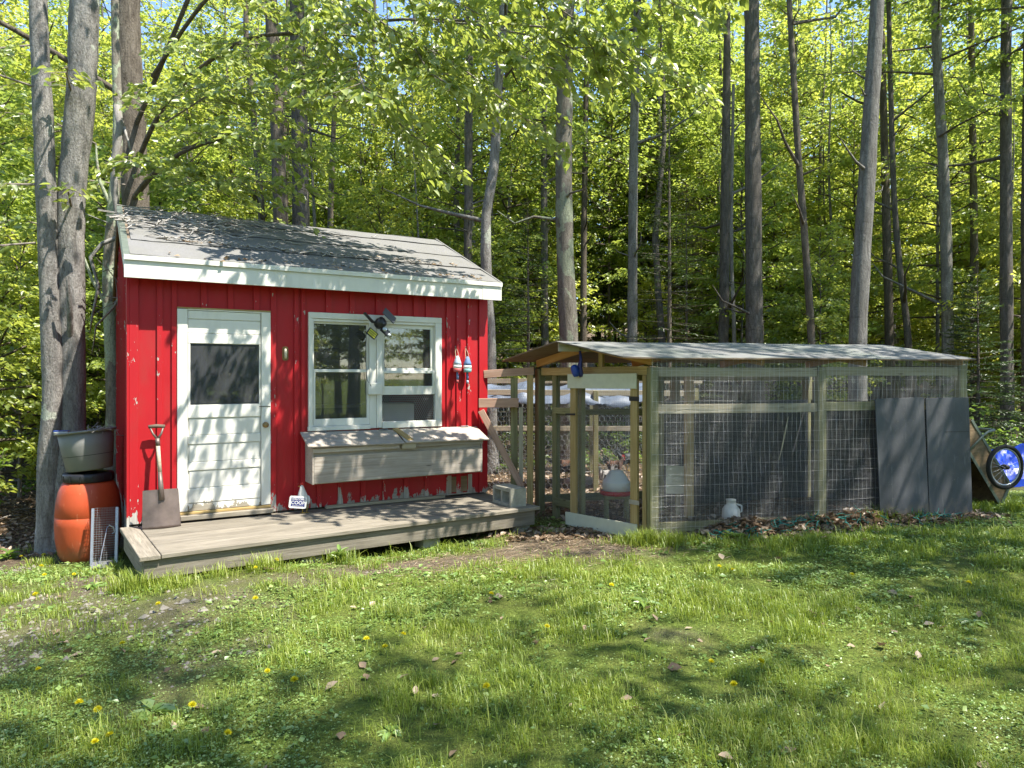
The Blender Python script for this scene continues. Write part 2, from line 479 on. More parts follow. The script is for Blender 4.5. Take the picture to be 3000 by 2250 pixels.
M['blue'] = simple('blue_plastic', (0.02, 0.06, 0.30), 0.4, var=0.08)
M['navy'] = simple('navy_paint', (0.035, 0.04, 0.16), 0.5, var=0.08)
M['buoy_blue'] = simple('faded_blue_paint', (0.13, 0.21, 0.38), 0.6, var=0.15, scale=20)
M['buoy_pale'] = simple('pale_blue_paint', (0.38, 0.46, 0.55), 0.6, var=0.12, scale=20)
M['buoy_red'] = simple('faded_red_paint', (0.48, 0.10, 0.10), 0.6, var=0.12, scale=20)
M['buoy_teal'] = simple('faded_teal_paint', (0.22, 0.45, 0.45), 0.6, var=0.12, scale=20)
M['rope'] = simple('pale_rope', (0.50, 0.40, 0.28), 0.9, var=0.2, scale=60)
M['bluetarp'] = simple('blue_tarp', (0.015, 0.07, 0.62), 0.35, var=0.12, scale=3, bump=0.2, spec=0.5)
M['paletarp'] = simple('pale_blue_tarp', (0.14, 0.175, 0.24), 0.5, var=0.25, scale=3, bump=0.3, spec=0.4, bdist=0.02)
M['rust'] = simple('worn_shovel_steel', (0.20, 0.155, 0.135), 0.5, 0.55, var=0.2, scale=7, bump=0.1)
M['handle'] = wood('worn_handle_wood', (0.26, 0.21, 0.15), (0.42, 0.36, 0.27), (0.52, 0.46, 0.36), 1.5, blotch=0.2)
M['handle_dark'] = wood('dark_handle_wood', (0.09, 0.07, 0.05), (0.15, 0.12, 0.09), (0.20, 0.16, 0.12), 1.5, blotch=0.2)
M['brass'] = simple('old_brass', (0.32, 0.22, 0.10), 0.4, 0.8, var=0.2, scale=30)
M['cream'] = simple('cream_enamel', (0.62, 0.57, 0.42), 0.45, var=0.08, scale=30)
M['yellow'] = simple('yellow_led', (0.62, 0.60, 0.06), 0.5, var=0.05)
M['clearled'] = simple('lamp_lens', (0.55, 0.58, 0.60), 0.15, 0.3, var=0.1)
M['rubber'] = simple('tyre_rubber', (0.028, 0.026, 0.024), 0.8, var=0.2, scale=30, bump=0.2)
M['greenmetal'] = simple('grey_green_metal', (0.17, 0.20, 0.165), 0.5, 0.3, var=0.12, scale=12)
M['teal_net'] = simple('teal_plastic_net', (0.015, 0.20, 0.16), 0.5, var=0.1)
M['bird_brown'] = simple('brown_feathers', (0.13, 0.055, 0.025), 0.8, var=0.3, scale=30, bump=0.3, col2=(0.03, 0.02, 0.015))
M['bird_black'] = simple('black_feathers', (0.03, 0.035, 0.035), 0.6, var=0.3, scale=30, bump=0.3)
M['bird_grey'] = simple('barred_grey_feathers', (0.42, 0.40, 0.38), 0.8, var=0.3, scale=38, bump=0.3, col2=(0.12, 0.11, 0.10))
M['bird_white'] = simple('white_feathers', (0.7, 0.69, 0.66), 0.7, var=0.06, scale=20)
M['comb'] = simple('red_comb', (0.55, 0.03, 0.025), 0.5, var=0.1)
M['beak'] = simple('yellow_beak', (0.55, 0.38, 0.08), 0.5, var=0.1)

M['leaf'] = leaf_mat('spring_leaf', (0.115, 0.180, 0.028), (0.220, 0.305, 0.052), (0.345, 0.410, 0.095), (0.74, 0.84, 0.13), 0.56, 0.05, 0.18)
M['leaf_near'] = leaf_mat('beech_leaf', (0.105, 0.170, 0.028), (0.200, 0.280, 0.050), (0.310, 0.370, 0.095), (0.60, 0.72, 0.11), 0.48, 0.08)
M['leaf_low'] = leaf_mat('seedling_leaf', (0.070, 0.145, 0.022), (0.135, 0.235, 0.038), (0.210, 0.300, 0.060), (0.40, 0.56, 0.07), 0.42)
M['needle'] = leaf_mat('fir_needle', (0.030, 0.060, 0.016), (0.045, 0.085, 0.022), (0.065, 0.110, 0.028), (0.08, 0.14, 0.02), 0.2)
M['drytwig'] = leaf_mat('dry_needle', (0.16, 0.12, 0.07), (0.22, 0.17, 0.10), (0.28, 0.22, 0.14), (0.2, 0.15, 0.08), 0.2)
M['deadleaf'] = leaf_mat('dead_leaf', (0.13, 0.085, 0.05), (0.27, 0.19, 0.125), (0.46, 0.36, 0.27), (0.30, 0.20, 0.12), 0.2, 0.03, 0.0)
M['grass'] = leaf_mat('grass_blade', (0.085, 0.150, 0.018), (0.225, 0.300, 0.034), (0.36, 0.39, 0.10), (0.44, 0.54, 0.06), 0.36, 0.025, 0.0)
M['clover'] = leaf_mat('clover_leaf', (0.090, 0.170, 0.030), (0.175, 0.280, 0.060), (0.300, 0.390, 0.130), (0.38, 0.52, 0.10), 0.30, 0.07, 0.0)
M['petal'] = leaf_mat('dandelion_petal', (0.58, 0.50, 0.01), (0.70, 0.63, 0.015), (0.78, 0.72, 0.03), (0.8, 0.7, 0.02), 0.3, 0.03, 0.0)
M['stem'] = simple('green_stem', (0.13, 0.20, 0.05), 0.6, var=0.1)
M['bark_grey'] = bark_mat('grey_maple_bark', (0.08, 0.07, 0.06), (0.25, 0.235, 0.215), (0.41, 0.39, 0.36), 15.0, (0.42, 0.44, 0.36), -0.05, 1.0)
M['bark_dark'] = bark_mat('dark_ash_bark', (0.045, 0.04, 0.034), (0.155, 0.138, 0.12), (0.29, 0.265, 0.235), 20.0, strength=1.0)
M['bark_brown'] = bark_mat('brown_bark', (0.055, 0.043, 0.032), (0.165, 0.138, 0.11), (0.29, 0.25, 0.20), 16.0, strength=1.0)
M['bark_lichen'] = bark_mat('lichened_bark', (0.09, 0.075, 0.055), (0.24, 0.215, 0.175), (0.37, 0.335, 0.28), 14.0, (0.36, 0.40, 0.28), 0.10)
M['deadwood'] = bark_mat('bleached_branch', (0.20, 0.185, 0.165), (0.38, 0.355, 0.325), (0.50, 0.475, 0.44), 18.0, strength=0.4)
M['twig'] = bark_mat('twig_bark', (0.12, 0.10, 0.08), (0.24, 0.205, 0.17), (0.34, 0.30, 0.26), 30.0, strength=0.3)
# ------------------------------------------------------------------ ground
PA = np.array([1.389, 7.1]); PF = np.array([0.976, 0.218]); PG = np.array([-0.567, 0.824])
PL, PWID = 3.62, 1.857
_inv = np.linalg.inv(np.array([[PF[0], PG[0]], [PF[1], PG[1]]]))
def pen_ab(x, y):
    dx = np.asarray(x) - PA[0]; dy = np.asarray(y) - PA[1]
    return _inv[0, 0]*dx + _inv[0, 1]*dy, _inv[1, 0]*dx + _inv[1, 1]*dy
SC0 = np.array([-3.544, 6.7]); STH = R(30.5)
SE = np.array([math.cos(STH), math.sin(STH)]); SB = np.array([-math.sin(STH), math.cos(STH)])
def shed_sy(x, y):
    dx = np.asarray(x) - SC0[0]; dy = np.asarray(y) - SC0[1]
    return dx*SE[0] + dy*SE[1], dx*SB[0] + dy*SB[1]

def gz(x, y):
    x = np.asarray(x, float); y = np.asarray(y, float)
    t = sstep(3.5, 7.0, y)
    z = -0.045*t + (0.012 + 0.018*t) * np.clip(x, -6, 6)
    a, b = pen_ab(x, y)
    bank = sstep(0.2, 0.9, a) * (1 - sstep(2.4, 3.7, a))
    z = z + 0.14 * bank * np.exp(-((b - 0.04) / 0.22)**2)
    z = z + 0.105 * np.exp(-((x + 2.1)/1.5)**2 - ((y - 5.75)/0.8)**2) * (1 - sstep(6.6, 7.2, y))
    z = z + 0.05 * np.clip(y - 17, 0, 60) + 0.12 * np.clip(y - 30, 0, 45) + (fbm(x*0.5, y*0.5, 3) - 0.5) * 0.25 * sstep(10, 16, np.hypot(x*0.8, y))
    z = z + (fbm(x*0.9, y*0.9, 9) - 0.5) * 0.05 + (fbm(x*5, y*5, 21) - 0.5) * 0.02
    return z
def gz1(x, y): return float(gz(x, y))

def bare(x, y):
    """0 = turf, 1 = bare soil / straw / gravel; the woods floor is bare"""
    x = np.asarray(x, float); y = np.asarray(y, float)
    n = fbm(x*1.1, y*1.1, 40); n2 = fbm(x*3.3, y*3.3, 60)
    s, sy = shed_sy(x, y)
    a, b = pen_ab(x, y)
    front = np.exp(-((sy + 1.95 - 0.1*s)/0.35)**2) * sstep(0.3, 1.6, s) * (1 - sstep(5.5, 6.4, s)) * 0.55   # worn strip along the deck
    gate = np.exp(-(((x - 0.75)/0.75)**2 + ((y - 7.2)/0.65)**2)) * 1.6                   # in front of the pen gate
    gravel = np.exp(-(((x + 2.9)/1.3)**2 + ((y - 4.6)/1.1)**2)) * 0.46 + np.exp(-(((x + 3.6)/0.8)**2 + ((y - 5.9)/0.6)**2)) * 0.5
    wood_ = np.maximum(sstep(7.9, 9.0, y + 0.16*x - 0.25*(fbm(x*0.8, y*0.8, 5)-.5)), sstep(-4.5, -5.6, x - (y-6)*0.6) * sstep(5.6, 7.2, y))
    wood_ = np.where(x > 4.6, sstep(9.0, 10.6, y), wood_)
    inpen = ((a > -0.1) & (a < PL) & (b > 0.02) & (b < PWID)).astype(float)
    litter = np.exp(-((b + 0.12)/0.20)**2) * sstep(0.3, 0.7, a) * (1 - sstep(3.7, 4.1, a))
    v = np.maximum.reduce([front, gate, gravel, litter])
    v = v + 0.09 + 0.08*np.exp(-(((x + 2.2)/2.0)**2 + ((y - 3.6)/1.6)**2)) + (n - 0.5)*0.7 + (n2 - 0.5)*0.75
    v = np.clip(sstep(0.24, 0.75, v), 0, 1) * (0.80 + 0.2*sstep(5.2, 6.0, y))
    return np.clip(np.maximum.reduce([v, wood_, inpen]), 0, 1)

def axis(lo, hi, step, far, grow=1.28):
    c = list(np.arange(lo, hi + 1e-6, step)); d = step; p = hi
    while p < far: d *= grow; p += d; c.append(p)
    d = step; p = lo; front = []
    while p > -far: d *= grow; p -= d; front.append(p)
    return np.array(front[::-1] + c)
gx = axis(-7.5, 7.5, 0.07, 320); gy = axis(1.6, 11.0, 0.07, 320)
GX, GY = np.meshgrid(gx, gy)
GZ = gz(GX, GY)
BR = bare(GX, GY)
GZ = GZ + (fbm(GX*9, GY*9, 77) - 0.5) * 0.02
nx_, ny_ = len(gx), len(gy)
me = bpy.data.meshes.new("ground")
me.vertices.add(nx_*ny_)
me.vertices.foreach_set("co", np.stack([GX, GY, GZ], -1).reshape(-1).astype(np.float32))
ii = (np.arange(ny_-1)[:, None]*nx_ + np.arange(nx_-1)[None, :]).reshape(-1)
q = np.stack([ii, ii+1, ii+nx_+1, ii+nx_], -1).reshape(-1).astype(np.int32)
me.loops.add(len(q)); me.loops.foreach_set("vertex_index", q)
me.polygons.add(len(ii)); me.polygons.foreach_set("loop_start", np.arange(0, len(q), 4, dtype=np.int32))
me.polygons.foreach_set("use_smooth", np.ones(len(ii), bool))
me.update()
at_ = me.attributes.new("bare", 'FLOAT', 'POINT'); at_.data.foreach_set("value", BR.reshape(-1).astype(np.float32))
LIT = np.maximum(sstep(7.9, 9.4, GY + 0.16*GX), sstep(-4.6, -5.8, GX - (GY-6)*0.6) * sstep(5.6, 7.2, GY))
LIT = np.where(GX > 4.6, sstep(9.0, 10.6, GY), LIT)
at_ = me.attributes.new("woods", 'FLOAT', 'POINT'); at_.data.foreach_set("value", LIT.reshape(-1).astype(np.float32))
def mk_ground():
    m = Mt('lawn_and_soil')
    br = m.attr("bare"); wd = m.attr("woods")
    W = lambda k: m.vec((k, k, k), True)
    n1 = m.noise(3, 5, W(1)); n2 = m.noise(38, 4, W(1)); n3 = m.noise(150, 3, W(1))
    moss = m.ramp(n2, [(0.3, (0.050, 0.078, 0.016)), (0.52, (0.140, 0.200, 0.034)), (0.75, (0.250, 0.300, 0.075))])
    moss = m.mix(m.ramp(n1, [(0.4, 0.0), (0.7, 0.5)]), moss, (0.21, 0.20, 0.06))
    peb = m.voro(70, W(1))
    soil = m.ramp(n3, [(0.3, (0.085, 0.065, 0.042)), (0.6, (0.20, 0.160, 0.110)), (0.8, (0.33, 0.28, 0.215))])
    soil = m.mix(m.ramp(peb, [(0.2, 0.55), (0.45, 0.0)]), soil, (0.31, 0.285, 0.245))
    soil = m.mix(m.ramp(m.noise(6, 4, W(1)), [(0.4, 0.0), (0.7, 0.55)]), soil, (0.13, 0.11, 0.065))
    lit = m.ramp(m.voro(24, m.vec((1, 1, 1), True)), [(0.0, (0.36, 0.27, 0.19)), (0.3, (0.22, 0.155, 0.10)), (0.6, (0.09, 0.063, 0.042))])
    lit = m.mix(m.ramp(m.noise(1.3, 4, W(1)), [(0.4, 0.0), (0.75, 0.5)]), lit, (0.10, 0.085, 0.05))
    moss = m.mix(m.ramp(n3, [(0.32, 0.75), (0.55, 0.0)]), moss, (0.062, 0.072, 0.018))
    c = m.mix(br, moss, soil)
    c = m.mix(wd, c, lit)
    m.bump(m.math('ADD', n2, m.math('MULTIPLY', n3, 0.7)), 1.0, 0.03)
    return m.set(c, 0.95, spec=0.1)
ground = link("ground", me, mk_ground(), kind="structure")
ground["label"] = "patchy spring lawn running into leaf-strewn woods floor"

# ------------------------------------------------------------------ leaves as geometry
def quads_mesh(name, V, nper, polys, rnd, mat):
    """V: (N, nper, 3); polys: index tuples per piece; rnd: (N,)"""
    N = len(V)
    me = bpy.data.meshes.new(name)
    me.vertices.add(N * nper)
    me.vertices.foreach_set("co", V.reshape(-1).astype(np.float32))
    idx = np.concatenate([np.array(p) for p in polys])
    loops = (np.arange(N)[:, None] * nper + idx[None, :]).reshape(-1).astype(np.int32)
    lens = np.array([len(p) for p in polys]); starts1 = np.concatenate([[0], np.cumsum(lens)[:-1]])
    tot = lens.sum()
    starts = (np.arange(N)[:, None] * tot + starts1[None, :]).reshape(-1).astype(np.int32)
    me.loops.add(len(loops)); me.loops.foreach_set("vertex_index", loops)
    me.polygons.add(len(starts)); me.polygons.foreach_set("loop_start", starts)
    me.update()
    a = me.attributes.new("rnd", 'FLOAT', 'POINT')
    a.data.foreach_set("value", np.repeat(rnd, nper).astype(np.float32))
    me.materials.append(mat)
    return me

def nrmz(v): return v / np.maximum(np.linalg.norm(v, axis=-1, keepdims=True), 1e-9)

def leaf_mesh(name, C, D, U, L, W, mat, rg, fine=False, fold=0.22, droop=0.22):
    D = nrmz(D); S = nrmz(np.cross(D, U)); Nn = np.cross(S, D)
    L = L[:, None]; W = W[:, None]
    if fine:
        V = np.stack([C, C + D*L*.30 + S*W*.5 + Nn*W*fold, C + D*L*.68 + S*W*.36 + Nn*(W*fold*.6 - L*droop*.35), C + D*L - Nn*L*droop,
                      C + D*L*.68 - S*W*.36 + Nn*(W*fold*.6 - L*droop*.35), C + D*L*.30 - S*W*.5 + Nn*W*fold], 1)
        return quads_mesh(name, V, 6, [(0, 1, 2, 3), (0, 3, 4, 5)], rg.random(len(C)), mat)
    V = np.stack([C, C + D*L*.42 + S*W*.5 + Nn*W*fold, C + D*L - Nn*L*droop, C + D*L*.42 - S*W*.5 + Nn*W*fold], 1)
    return quads_mesh(name, V, 4, [(0, 1, 2), (0, 2, 3)], rg.random(len(C)), mat)

def spray(rg, path, nleaf, spread, rise=0.0, sag=0.18, jit=0.06, t0=0.12, twigs=None):
    """flat spray of leaves about a branch path (k,3); returns leaf bases, directions, normals and twig polylines"""
    path = np.asarray(path, float)
    seg = np.linalg.norm(np.diff(path, axis=0), axis=1); cum = np.concatenate([[0], np.cumsum(seg)]); Lb = cum[-1]
    def P(t):
        d = t * Lb
        return np.stack([np.interp(d, cum, path[:, k]) for k in range(3)], -1)
    m = max(5, int(Lb / 0.11))
    tk = np.linspace(t0, 1.0, m)
    base = P(tk); ahead = nrmz(P(np.clip(tk + 0.06, 0, 1)) - P(np.clip(tk - 0.06, 0, 1)))
    up = np.array([0, 0, 1.0])
    side = nrmz(np.cross(ahead, up))
    sg = np.where(np.arange(m) % 2 == 0, 1.0, -1.0)[:, None]
    tl = spread * Lb * (0.30 + 0.9 * np.sin(np.pi * np.clip(tk*0.92, 0, 1))**0.8) * (1 - 0.55*tk) * rg.uniform(0.6, 1.25, m) + 0.06
    td = nrmz(ahead * 0.62 + side * sg * 0.78 + rg.normal(0, 0.12, (m, 3)) + np.array([0, 0, rise]))
    k = rg.choice(m, nleaf, p=tl / tl.sum())
    qv = rg.uniform(0.08, 1.0, nleaf)
    pos = base[k] + td[k] * (tl[k] * qv)[:, None]
    pos[:, 2] -= sag * tl[k] * qv**2
    pos += rg.normal(0, jit, (nleaf, 3)) * np.array([0.6, 0.6, 0.8])
    s2 = np.where(rg.random(nleaf) < 0.5, 1.0, -1.0)[:, None]
    sd = nrmz(np.cross(td[k], up))
    D = nrmz(td[k]*0.75 + sd*s2*0.7 + np.array([0, 0, -0.28]) + rg.normal(0, 0.22, (nleaf, 3)))
    U = nrmz(np.array([0, 0, 1.0]) + rg.normal(0, 0.62, (nleaf, 3)))
    if twigs is not None:
        for j in range(m):
            e = base[j] + td[j]*tl[j]*0.92; e[2] -= sag*tl[j]*0.8
            twigs.append((base[j], e))
    return pos, D, U

def tall_tree(seed, H, zb, nb, reach, nl, leaf=(0.065, 0.14)):
    rg = np.random.default_rng(seed)
    mb = MB(); Cs, Ds, Us = [], [], []
    for i in range(nb):
        f = (i + rg.random()) / nb
        z = zb + (H - zb) * f**0.9
        az = i * 2.39996 + rg.uniform(-0.5, 0.5)
        ln = reach * (0.55 + 0.6*math.sin(math.pi * min(1, f*0.85 + 0.12))) * rg.uniform(0.6, 1.15) * (1 - 0.45*f)
        el = 0.12 + 0.75*f*f + rg.uniform(-0.12, 0.18)
        d = np.array([math.cos(az)*math.cos(el), math.sin(az)*math.cos(el), math.sin(el)])
        p = [np.array([0, 0, z])]
        for s in range(1, 5):
            t = s / 4
            p.append(np.array([0, 0, z]) + d*ln*t + np.array([0, 0, -0.10*ln*t*t]) + rg.normal(0, 0.05*ln*0.4, 3)*t)
        mb.tube(p, [0.032*(1-f*0.6), 0.024*(1-f*0.6), 0.016, 0.010, 0.004], 4, cap=False)
        c, dd, u = spray(rg, p, int(nl*(1.35 - 0.95*f)), 0.42, t0=0.22)
        Cs.append(c); Ds.append(dd); Us.append(u)
    C = np.concatenate(Cs); D = np.concatenate(Ds); U = np.concatenate(Us)
    L = rg.uniform(*leaf, len(C))
    cm = leaf_mesh("crown", C, D, U, L, L*rg.uniform(0.55, 0.75, len(C)), M['leaf'], rg)
    bm_ = mb.mesh("branches", True)
    return bm_, cm

TALL = [tall_tree(100 + k, H, zb, nb, rc, nl) for k, (H, zb, nb, rc, nl) in enumerate(
    [(13.0, 3.4, 44, 2.7, 190), (14.0, 4.2, 46, 2.9, 180), (12.0, 2.8, 44, 2.5, 190), (13.5, 4.8, 40, 3.0, 200), (11.5, 2.2, 44, 2.3, 180)])]
SPARSE = [tall_tree(150 + k, H, zb, nb, rc, nl, (0.09, 0.14)) for k, (H, zb, nb, rc, nl) in enumerate([(13.5, 5.5, 20, 3.3, 300), (15.0, 6.5, 22, 3.5, 280)])]
YOUNG = [tall_tree(200 + k, H, zb, nb, rc, nl, lf) for k, (H, zb, nb, rc, nl, lf) in enumerate(
    [(4.6, 0.9, 40, 1.5, 170, (0.08, 0.125)), (6.2, 1.2, 48, 1.8, 180, (0.08, 0.125)), (3.4, 0.5, 34, 1.25, 160, (0.075, 0.12)), (5.4, 1.8, 42, 1.7, 180, (0.08, 0.125)), (8.5, 1.6, 50, 2.0, 140, (0.085, 0.13)), (10.5, 2.6, 52, 2.2, 140, (0.085, 0.135))])]

def stem_tube(mb, pts, rad, sides, rg, amp=0.06, step=0.35):
    """tapered, slightly lumpy trunk through the points"""
    pts = [np.array(p, float) for p in pts]
    out, rr = [], []
    for i in range(len(pts) - 1):
        n = max(1, int(np.linalg.norm(pts[i+1] - pts[i]) / step))
        for j in range(n):
            t = j / n
            # smooth interpolation (Catmull-Rom)
            p0 = pts[max(i-1, 0)]; p1 = pts[i]; p2 = pts[i+1]; p3 = pts[min(i+2, len(pts)-1)]
            out.append(0.5*((2*p1) + (-p0+p2)*t + (2*p0-5*p1+4*p2-p3)*t*t + (-p0+3*p1-3*p2+p3)*t**3))
            rr.append((rad[i]*(1-t) + rad[i+1]*t) * (1 + rg.uniform(-amp, amp)))
    out.append(pts[-1]); rr.append(rad[-1])
    mb.tube(out, rr, sides, cap=False, jit=amp*0.5, rg=rg)
    return mb

def place_crown(root, var, z0, sc, rz, bark, top=None):
    """branches and leaves hung on a trunk; z0 shifts them, sc scales"""
    br, cr = var
    for nm, me_ in (("branches", br), ("crown", cr)):
        o = bpy.data.objects.new(nm, me_)
        if len(me_.materials) == 0: me_.materials.append(M['bark_brown'])
        COL.objects.link(o); o.parent = root
        x, y = (top if top else (0, 0))
        o.location = (x, y, z0); o.rotation_euler = (0, 0, rz); o.scale = (sc, sc, sc)

def forest_tree(label, pts, rad, bark, var=None, z0=0, sc=1.0, rz=0.0, group=None, sides=10, flare=1.5, name="tree", y=None, off=None):
    """pts: trunk path in world space, from the foot up"""
    rg = np.random.default_rng(abs(hash((round(pts[0][0], 2), round(pts[0][1], 2)))) % 100000)
    foot = Vector(pts[0])
    root = thing(name, label, "tree", foot, 0.0, group)
    loc = [np.array(p, float) - np.array(foot) for p in pts]
    r0 = rad[0]
    p = [loc[0] + np.array([0, 0, -0.25]), loc[0] + np.array([0, 0, 0.02]), loc[0]*0.75 + loc[1]*0.25 if loc[1][2] > 1.6 else loc[0] + (loc[1]-loc[0])*0.5] + loc[1:]
    r = [r0*flare*1.15, r0*flare, r0*1.06] + list(rad[1:])
    mb = MB(); stem_tube(mb, p, r, sides, rg, 0.05)
    zz = [q[2] for q in loc]
    for k in range(rg.integers(5, 10)):                       # side limbs and dead stubs
        z = rg.uniform(2.2, 8.5); az = rg.uniform(0, 6.28); ln = rg.choice([.12, .5, .9, 1.5]) * rg.uniform(.7, 1.3); el = rg.uniform(.0, .7)
        b0 = np.array([np.interp(z, zz, [q[0] for q in loc]), np.interp(z, zz, [q[1] for q in loc]), z])
        d_ = np.array([math.cos(az)*math.cos(el), math.sin(az)*math.cos(el), math.sin(el)])
        rr_ = .012 + .010*ln
        mb.tube([tuple(b0), tuple(b0 + d_*ln*.4 + rg.normal(0, .03, 3)), tuple(b0 + d_*ln*.75 + rg.normal(0, .05, 3)*ln), tuple(b0 + d_*ln + np.array([0, 0, .12*ln]))], [rr_*1.5, rr_, rr_*.7, rr_*.25], 5, cap=False)
    mb.build("trunk", bark, root, smooth=True)
    if var is not None:
        k = min(len(loc)-1, max(1, len(loc)-2))
        place_crown(root, var, z0, sc, rz, bark, off or (loc[k][0]*0.8, loc[k][1]*0.8))
    return root
# ------------------------------------------------------------------ the woods: trunks one can tell apart
# label, depth, radius at foot, radius at top, bark, crown variant, crown shift, crown scale, path of (x, z) from the foot up
TREES = [
 ("dark furrowed tree trunk, left of two close together behind shed roof", 13.0, .150, .11, 'bark_brown', 1, 1.5, 1.0, [(-4.13, 0.0), (-4.14, 2.2), (-4.16, 4.48), (-4.28, 7.6), (-4.32, 8.4), (-4.4, 15)]),
 ("thick dark tree trunk, right of two close together behind shed roof", 13.2, .180, .13, 'bark_dark', 3, 1.0, 1.0, [(-3.88, 0.0), (-3.89, 2.2), (-3.905, 4.53), (-3.97, 7.69), (-4.0, 8.5), (-4.0, 15.5)]),
 ("thin dark wavy trunk rising left of the two dark trunks behind shed roof", 16.0, .10, .06, 'bark_brown', 4, 1.5, 0.95, [(-5.5, 0.0), (-5.51, 2.5), (-5.54, 5.1), (-5.81, 8.5), (-5.87, 9.3), (-5.8, 13)]),
 ("rough dark double-stemmed tree just past the shed's right gable", 15.0, .105, .07, 'bark_dark', 0, 0.8, 0.95, [(-.89, 0.0), (-.91, 2.4), (-.926, 4.5), (-.90, 7.35), (-.89, 9.5), (-.8, 14)]),
 ("kinked grey tree leaning right, beside the shed's right gable", 12.5, .105, .07, 'bark_grey', 2, 2.2, 0.9, [(-.356, -.06), (-.374, 2.06), (-.457, 3.75), (-.45, 4.42), (-.315, 5.22), (-.255, 6.3), (-.178, 7.47), (-.05, 9.5), (.1, 13)]),
 ("stout straight trunk with pale lichen patches rising behind the pen's gable", 12.5, .175, .135, 'bark_lichen', 3, 2.0, 1.0, [(1.03, -.1), (.99, 2.3), (.932, 3.75), (.908, 5.5), (.956, 7.9), (.97, 8.3), (1.0, 15)]),
 ("smooth grey trunk standing alone, first right of the lichened trunk", 16.0, .125, .09, 'bark_grey', 1, 0.6, 0.95, [(2.66, 0.05), (2.67, 2.4), (2.69, 6.6), (2.765, 9.7), (2.8, 14.5)]),
 ("thick straight dark trunk rising behind the middle of the pen roof", 14.5, .180, .145, 'bark_dark', 3, 1.6, 1.05, [(4.91, 0.05), (4.909, 2.3), (4.902, 5.8), (4.895, 9.2), (4.9, 16)]),
 ("slender trunk leaning left with many limbs, right of the thick dark trunk", 14.0, .080, .05, 'bark_brown', 4, 1.0, 0.95, [(5.88, 0.05), (5.82, 2.3), (5.70, 4.0), (5.54, 5.95), (5.43, 7.6), (5.34, 9.0), (5.2, 12)]),
 ("big pale grey trunk leaning right behind the pen roof's far end", 11.5, .150, .10, 'bark_grey', 1, 2.2, 0.95, [(5.526, 0.02), (5.553, 2.2), (5.635, 3.6), (5.72, 4.7), (5.82, 6.2), (5.92, 7.65), (6.3, 14)]),
 ("straight grey trunk leaning left beyond the pen's right corner", 15.5, .130, .09, 'bark_grey', 0, 0.9, 1.0, [(9.42, 0.15), (9.384, 2.1), (9.325, 4.25), (9.25, 6.1), (9.11, 8.1), (9.05, 9.7), (8.9, 15)]),
 ("dark trunk at the picture's right edge behind the young fir", 14.0, .125, .09, 'bark_dark', 2, 1.4, 1.0, [(9.66, 0.15), (9.66, 1.1), (9.68, 4.0), (9.73, 8.1), (9.76, 9.0), (9.8, 14)]),
 ("brown trunk cut by the picture's right edge", 13.5, .135, .10, 'bark_brown', 4, 1.8, 1.0, [(9.75, 0.15), (9.70, 1.13), (9.65, 4.85), (9.65, 8.7), (9.7, 13)]),
 ("dark trunk with a thin pale stem beside it, left of the thick dark trunk", 16.0, .125, .09, 'bark_dark', 0, 0.5, 0.95, [(4.65, 0.1), (4.74, 3.2), (4.77, 5.3), (4.82, 7.7), (4.9, 14)]),
 ("thin pale stem hugging the dark trunk left of the thick dark trunk", 15.8, .05, .03, 'bark_grey', 2, 0.0, 0.7, [(4.92, 0.1), (4.87, 2.6), (4.80, 4.6), (4.83, 8.0)]),
 ("upright brown trunk right of the big pale leaning trunk", 17.0, .11, .08, 'bark_brown', 1, 0.4, 0.95, [(8.98, 0.2), (8.94, 3.6), (8.88, 7.3), (8.8, 14)]),
 ("dark thin trunk slanting left, between the pale leaning trunk and the pen corner", 16.0, .075, .05, 'bark_dark', 4, 0.4, 0.85, [(8.89, 0.15), (8.80, 2.4), (8.70, 3.3), (8.55, 4.5), (8.43, 6.2), (8.3, 10)]),
 ("dark trunk seen just left of the lichened trunk, farther back", 18.0, .105, .08, 'bark_dark', 2, 0.3, 1.0, [(.855, 0.1), (.812, 4.4), (.82, 8.5), (.9, 13)]),
 ("thin brown trunk right behind the lichened trunk, farther back", 19.0, .10, .07, 'bark_brown', 0, 0.0, 1.0, [(1.886, 0.1), (1.886, 4.7), (1.94, 8.9), (2.0, 14)]),
 ("thin straight trunk left of the young fir, far back", 17.0, .10, .07, 'bark_brown', 3, -0.6, 0.95, [(10.96, 0.2), (10.99, 4.1), (10.99, 9.7), (11.0, 14)]),
]
for k, (lab, d, r0, r1, bk, var, z0, sc, pth) in enumerate(TREES):
    pts = [(x, d + (0.02*z if k % 2 else -0.015*z), z) for x, z in pth]
    pts[0] = (pts[0][0], d, gz1(pts[0][0], d))
    n = len(pts); zs = [p[2] for p in pts]
    rad = [r0 + (r1 - r0)*min(1, (z - zs[0]) / 9.0) if z < 9.5 else r1*max(0.25, 1 - (z - 9.5)/7) for z in zs]
    forest_tree(lab, pts, rad, M[bk], (None if k in (2, 8, 13, 14, 15, 16, 17, 18) else TALL[var] if k % 4 == 0 else SPARSE[k % 2]), z0 + (1.4 if k % 3 else 3.4) + (0 if d < 15 else -1.2), sc, k*1.7, group="trunks standing in the woods behind shed and pen")

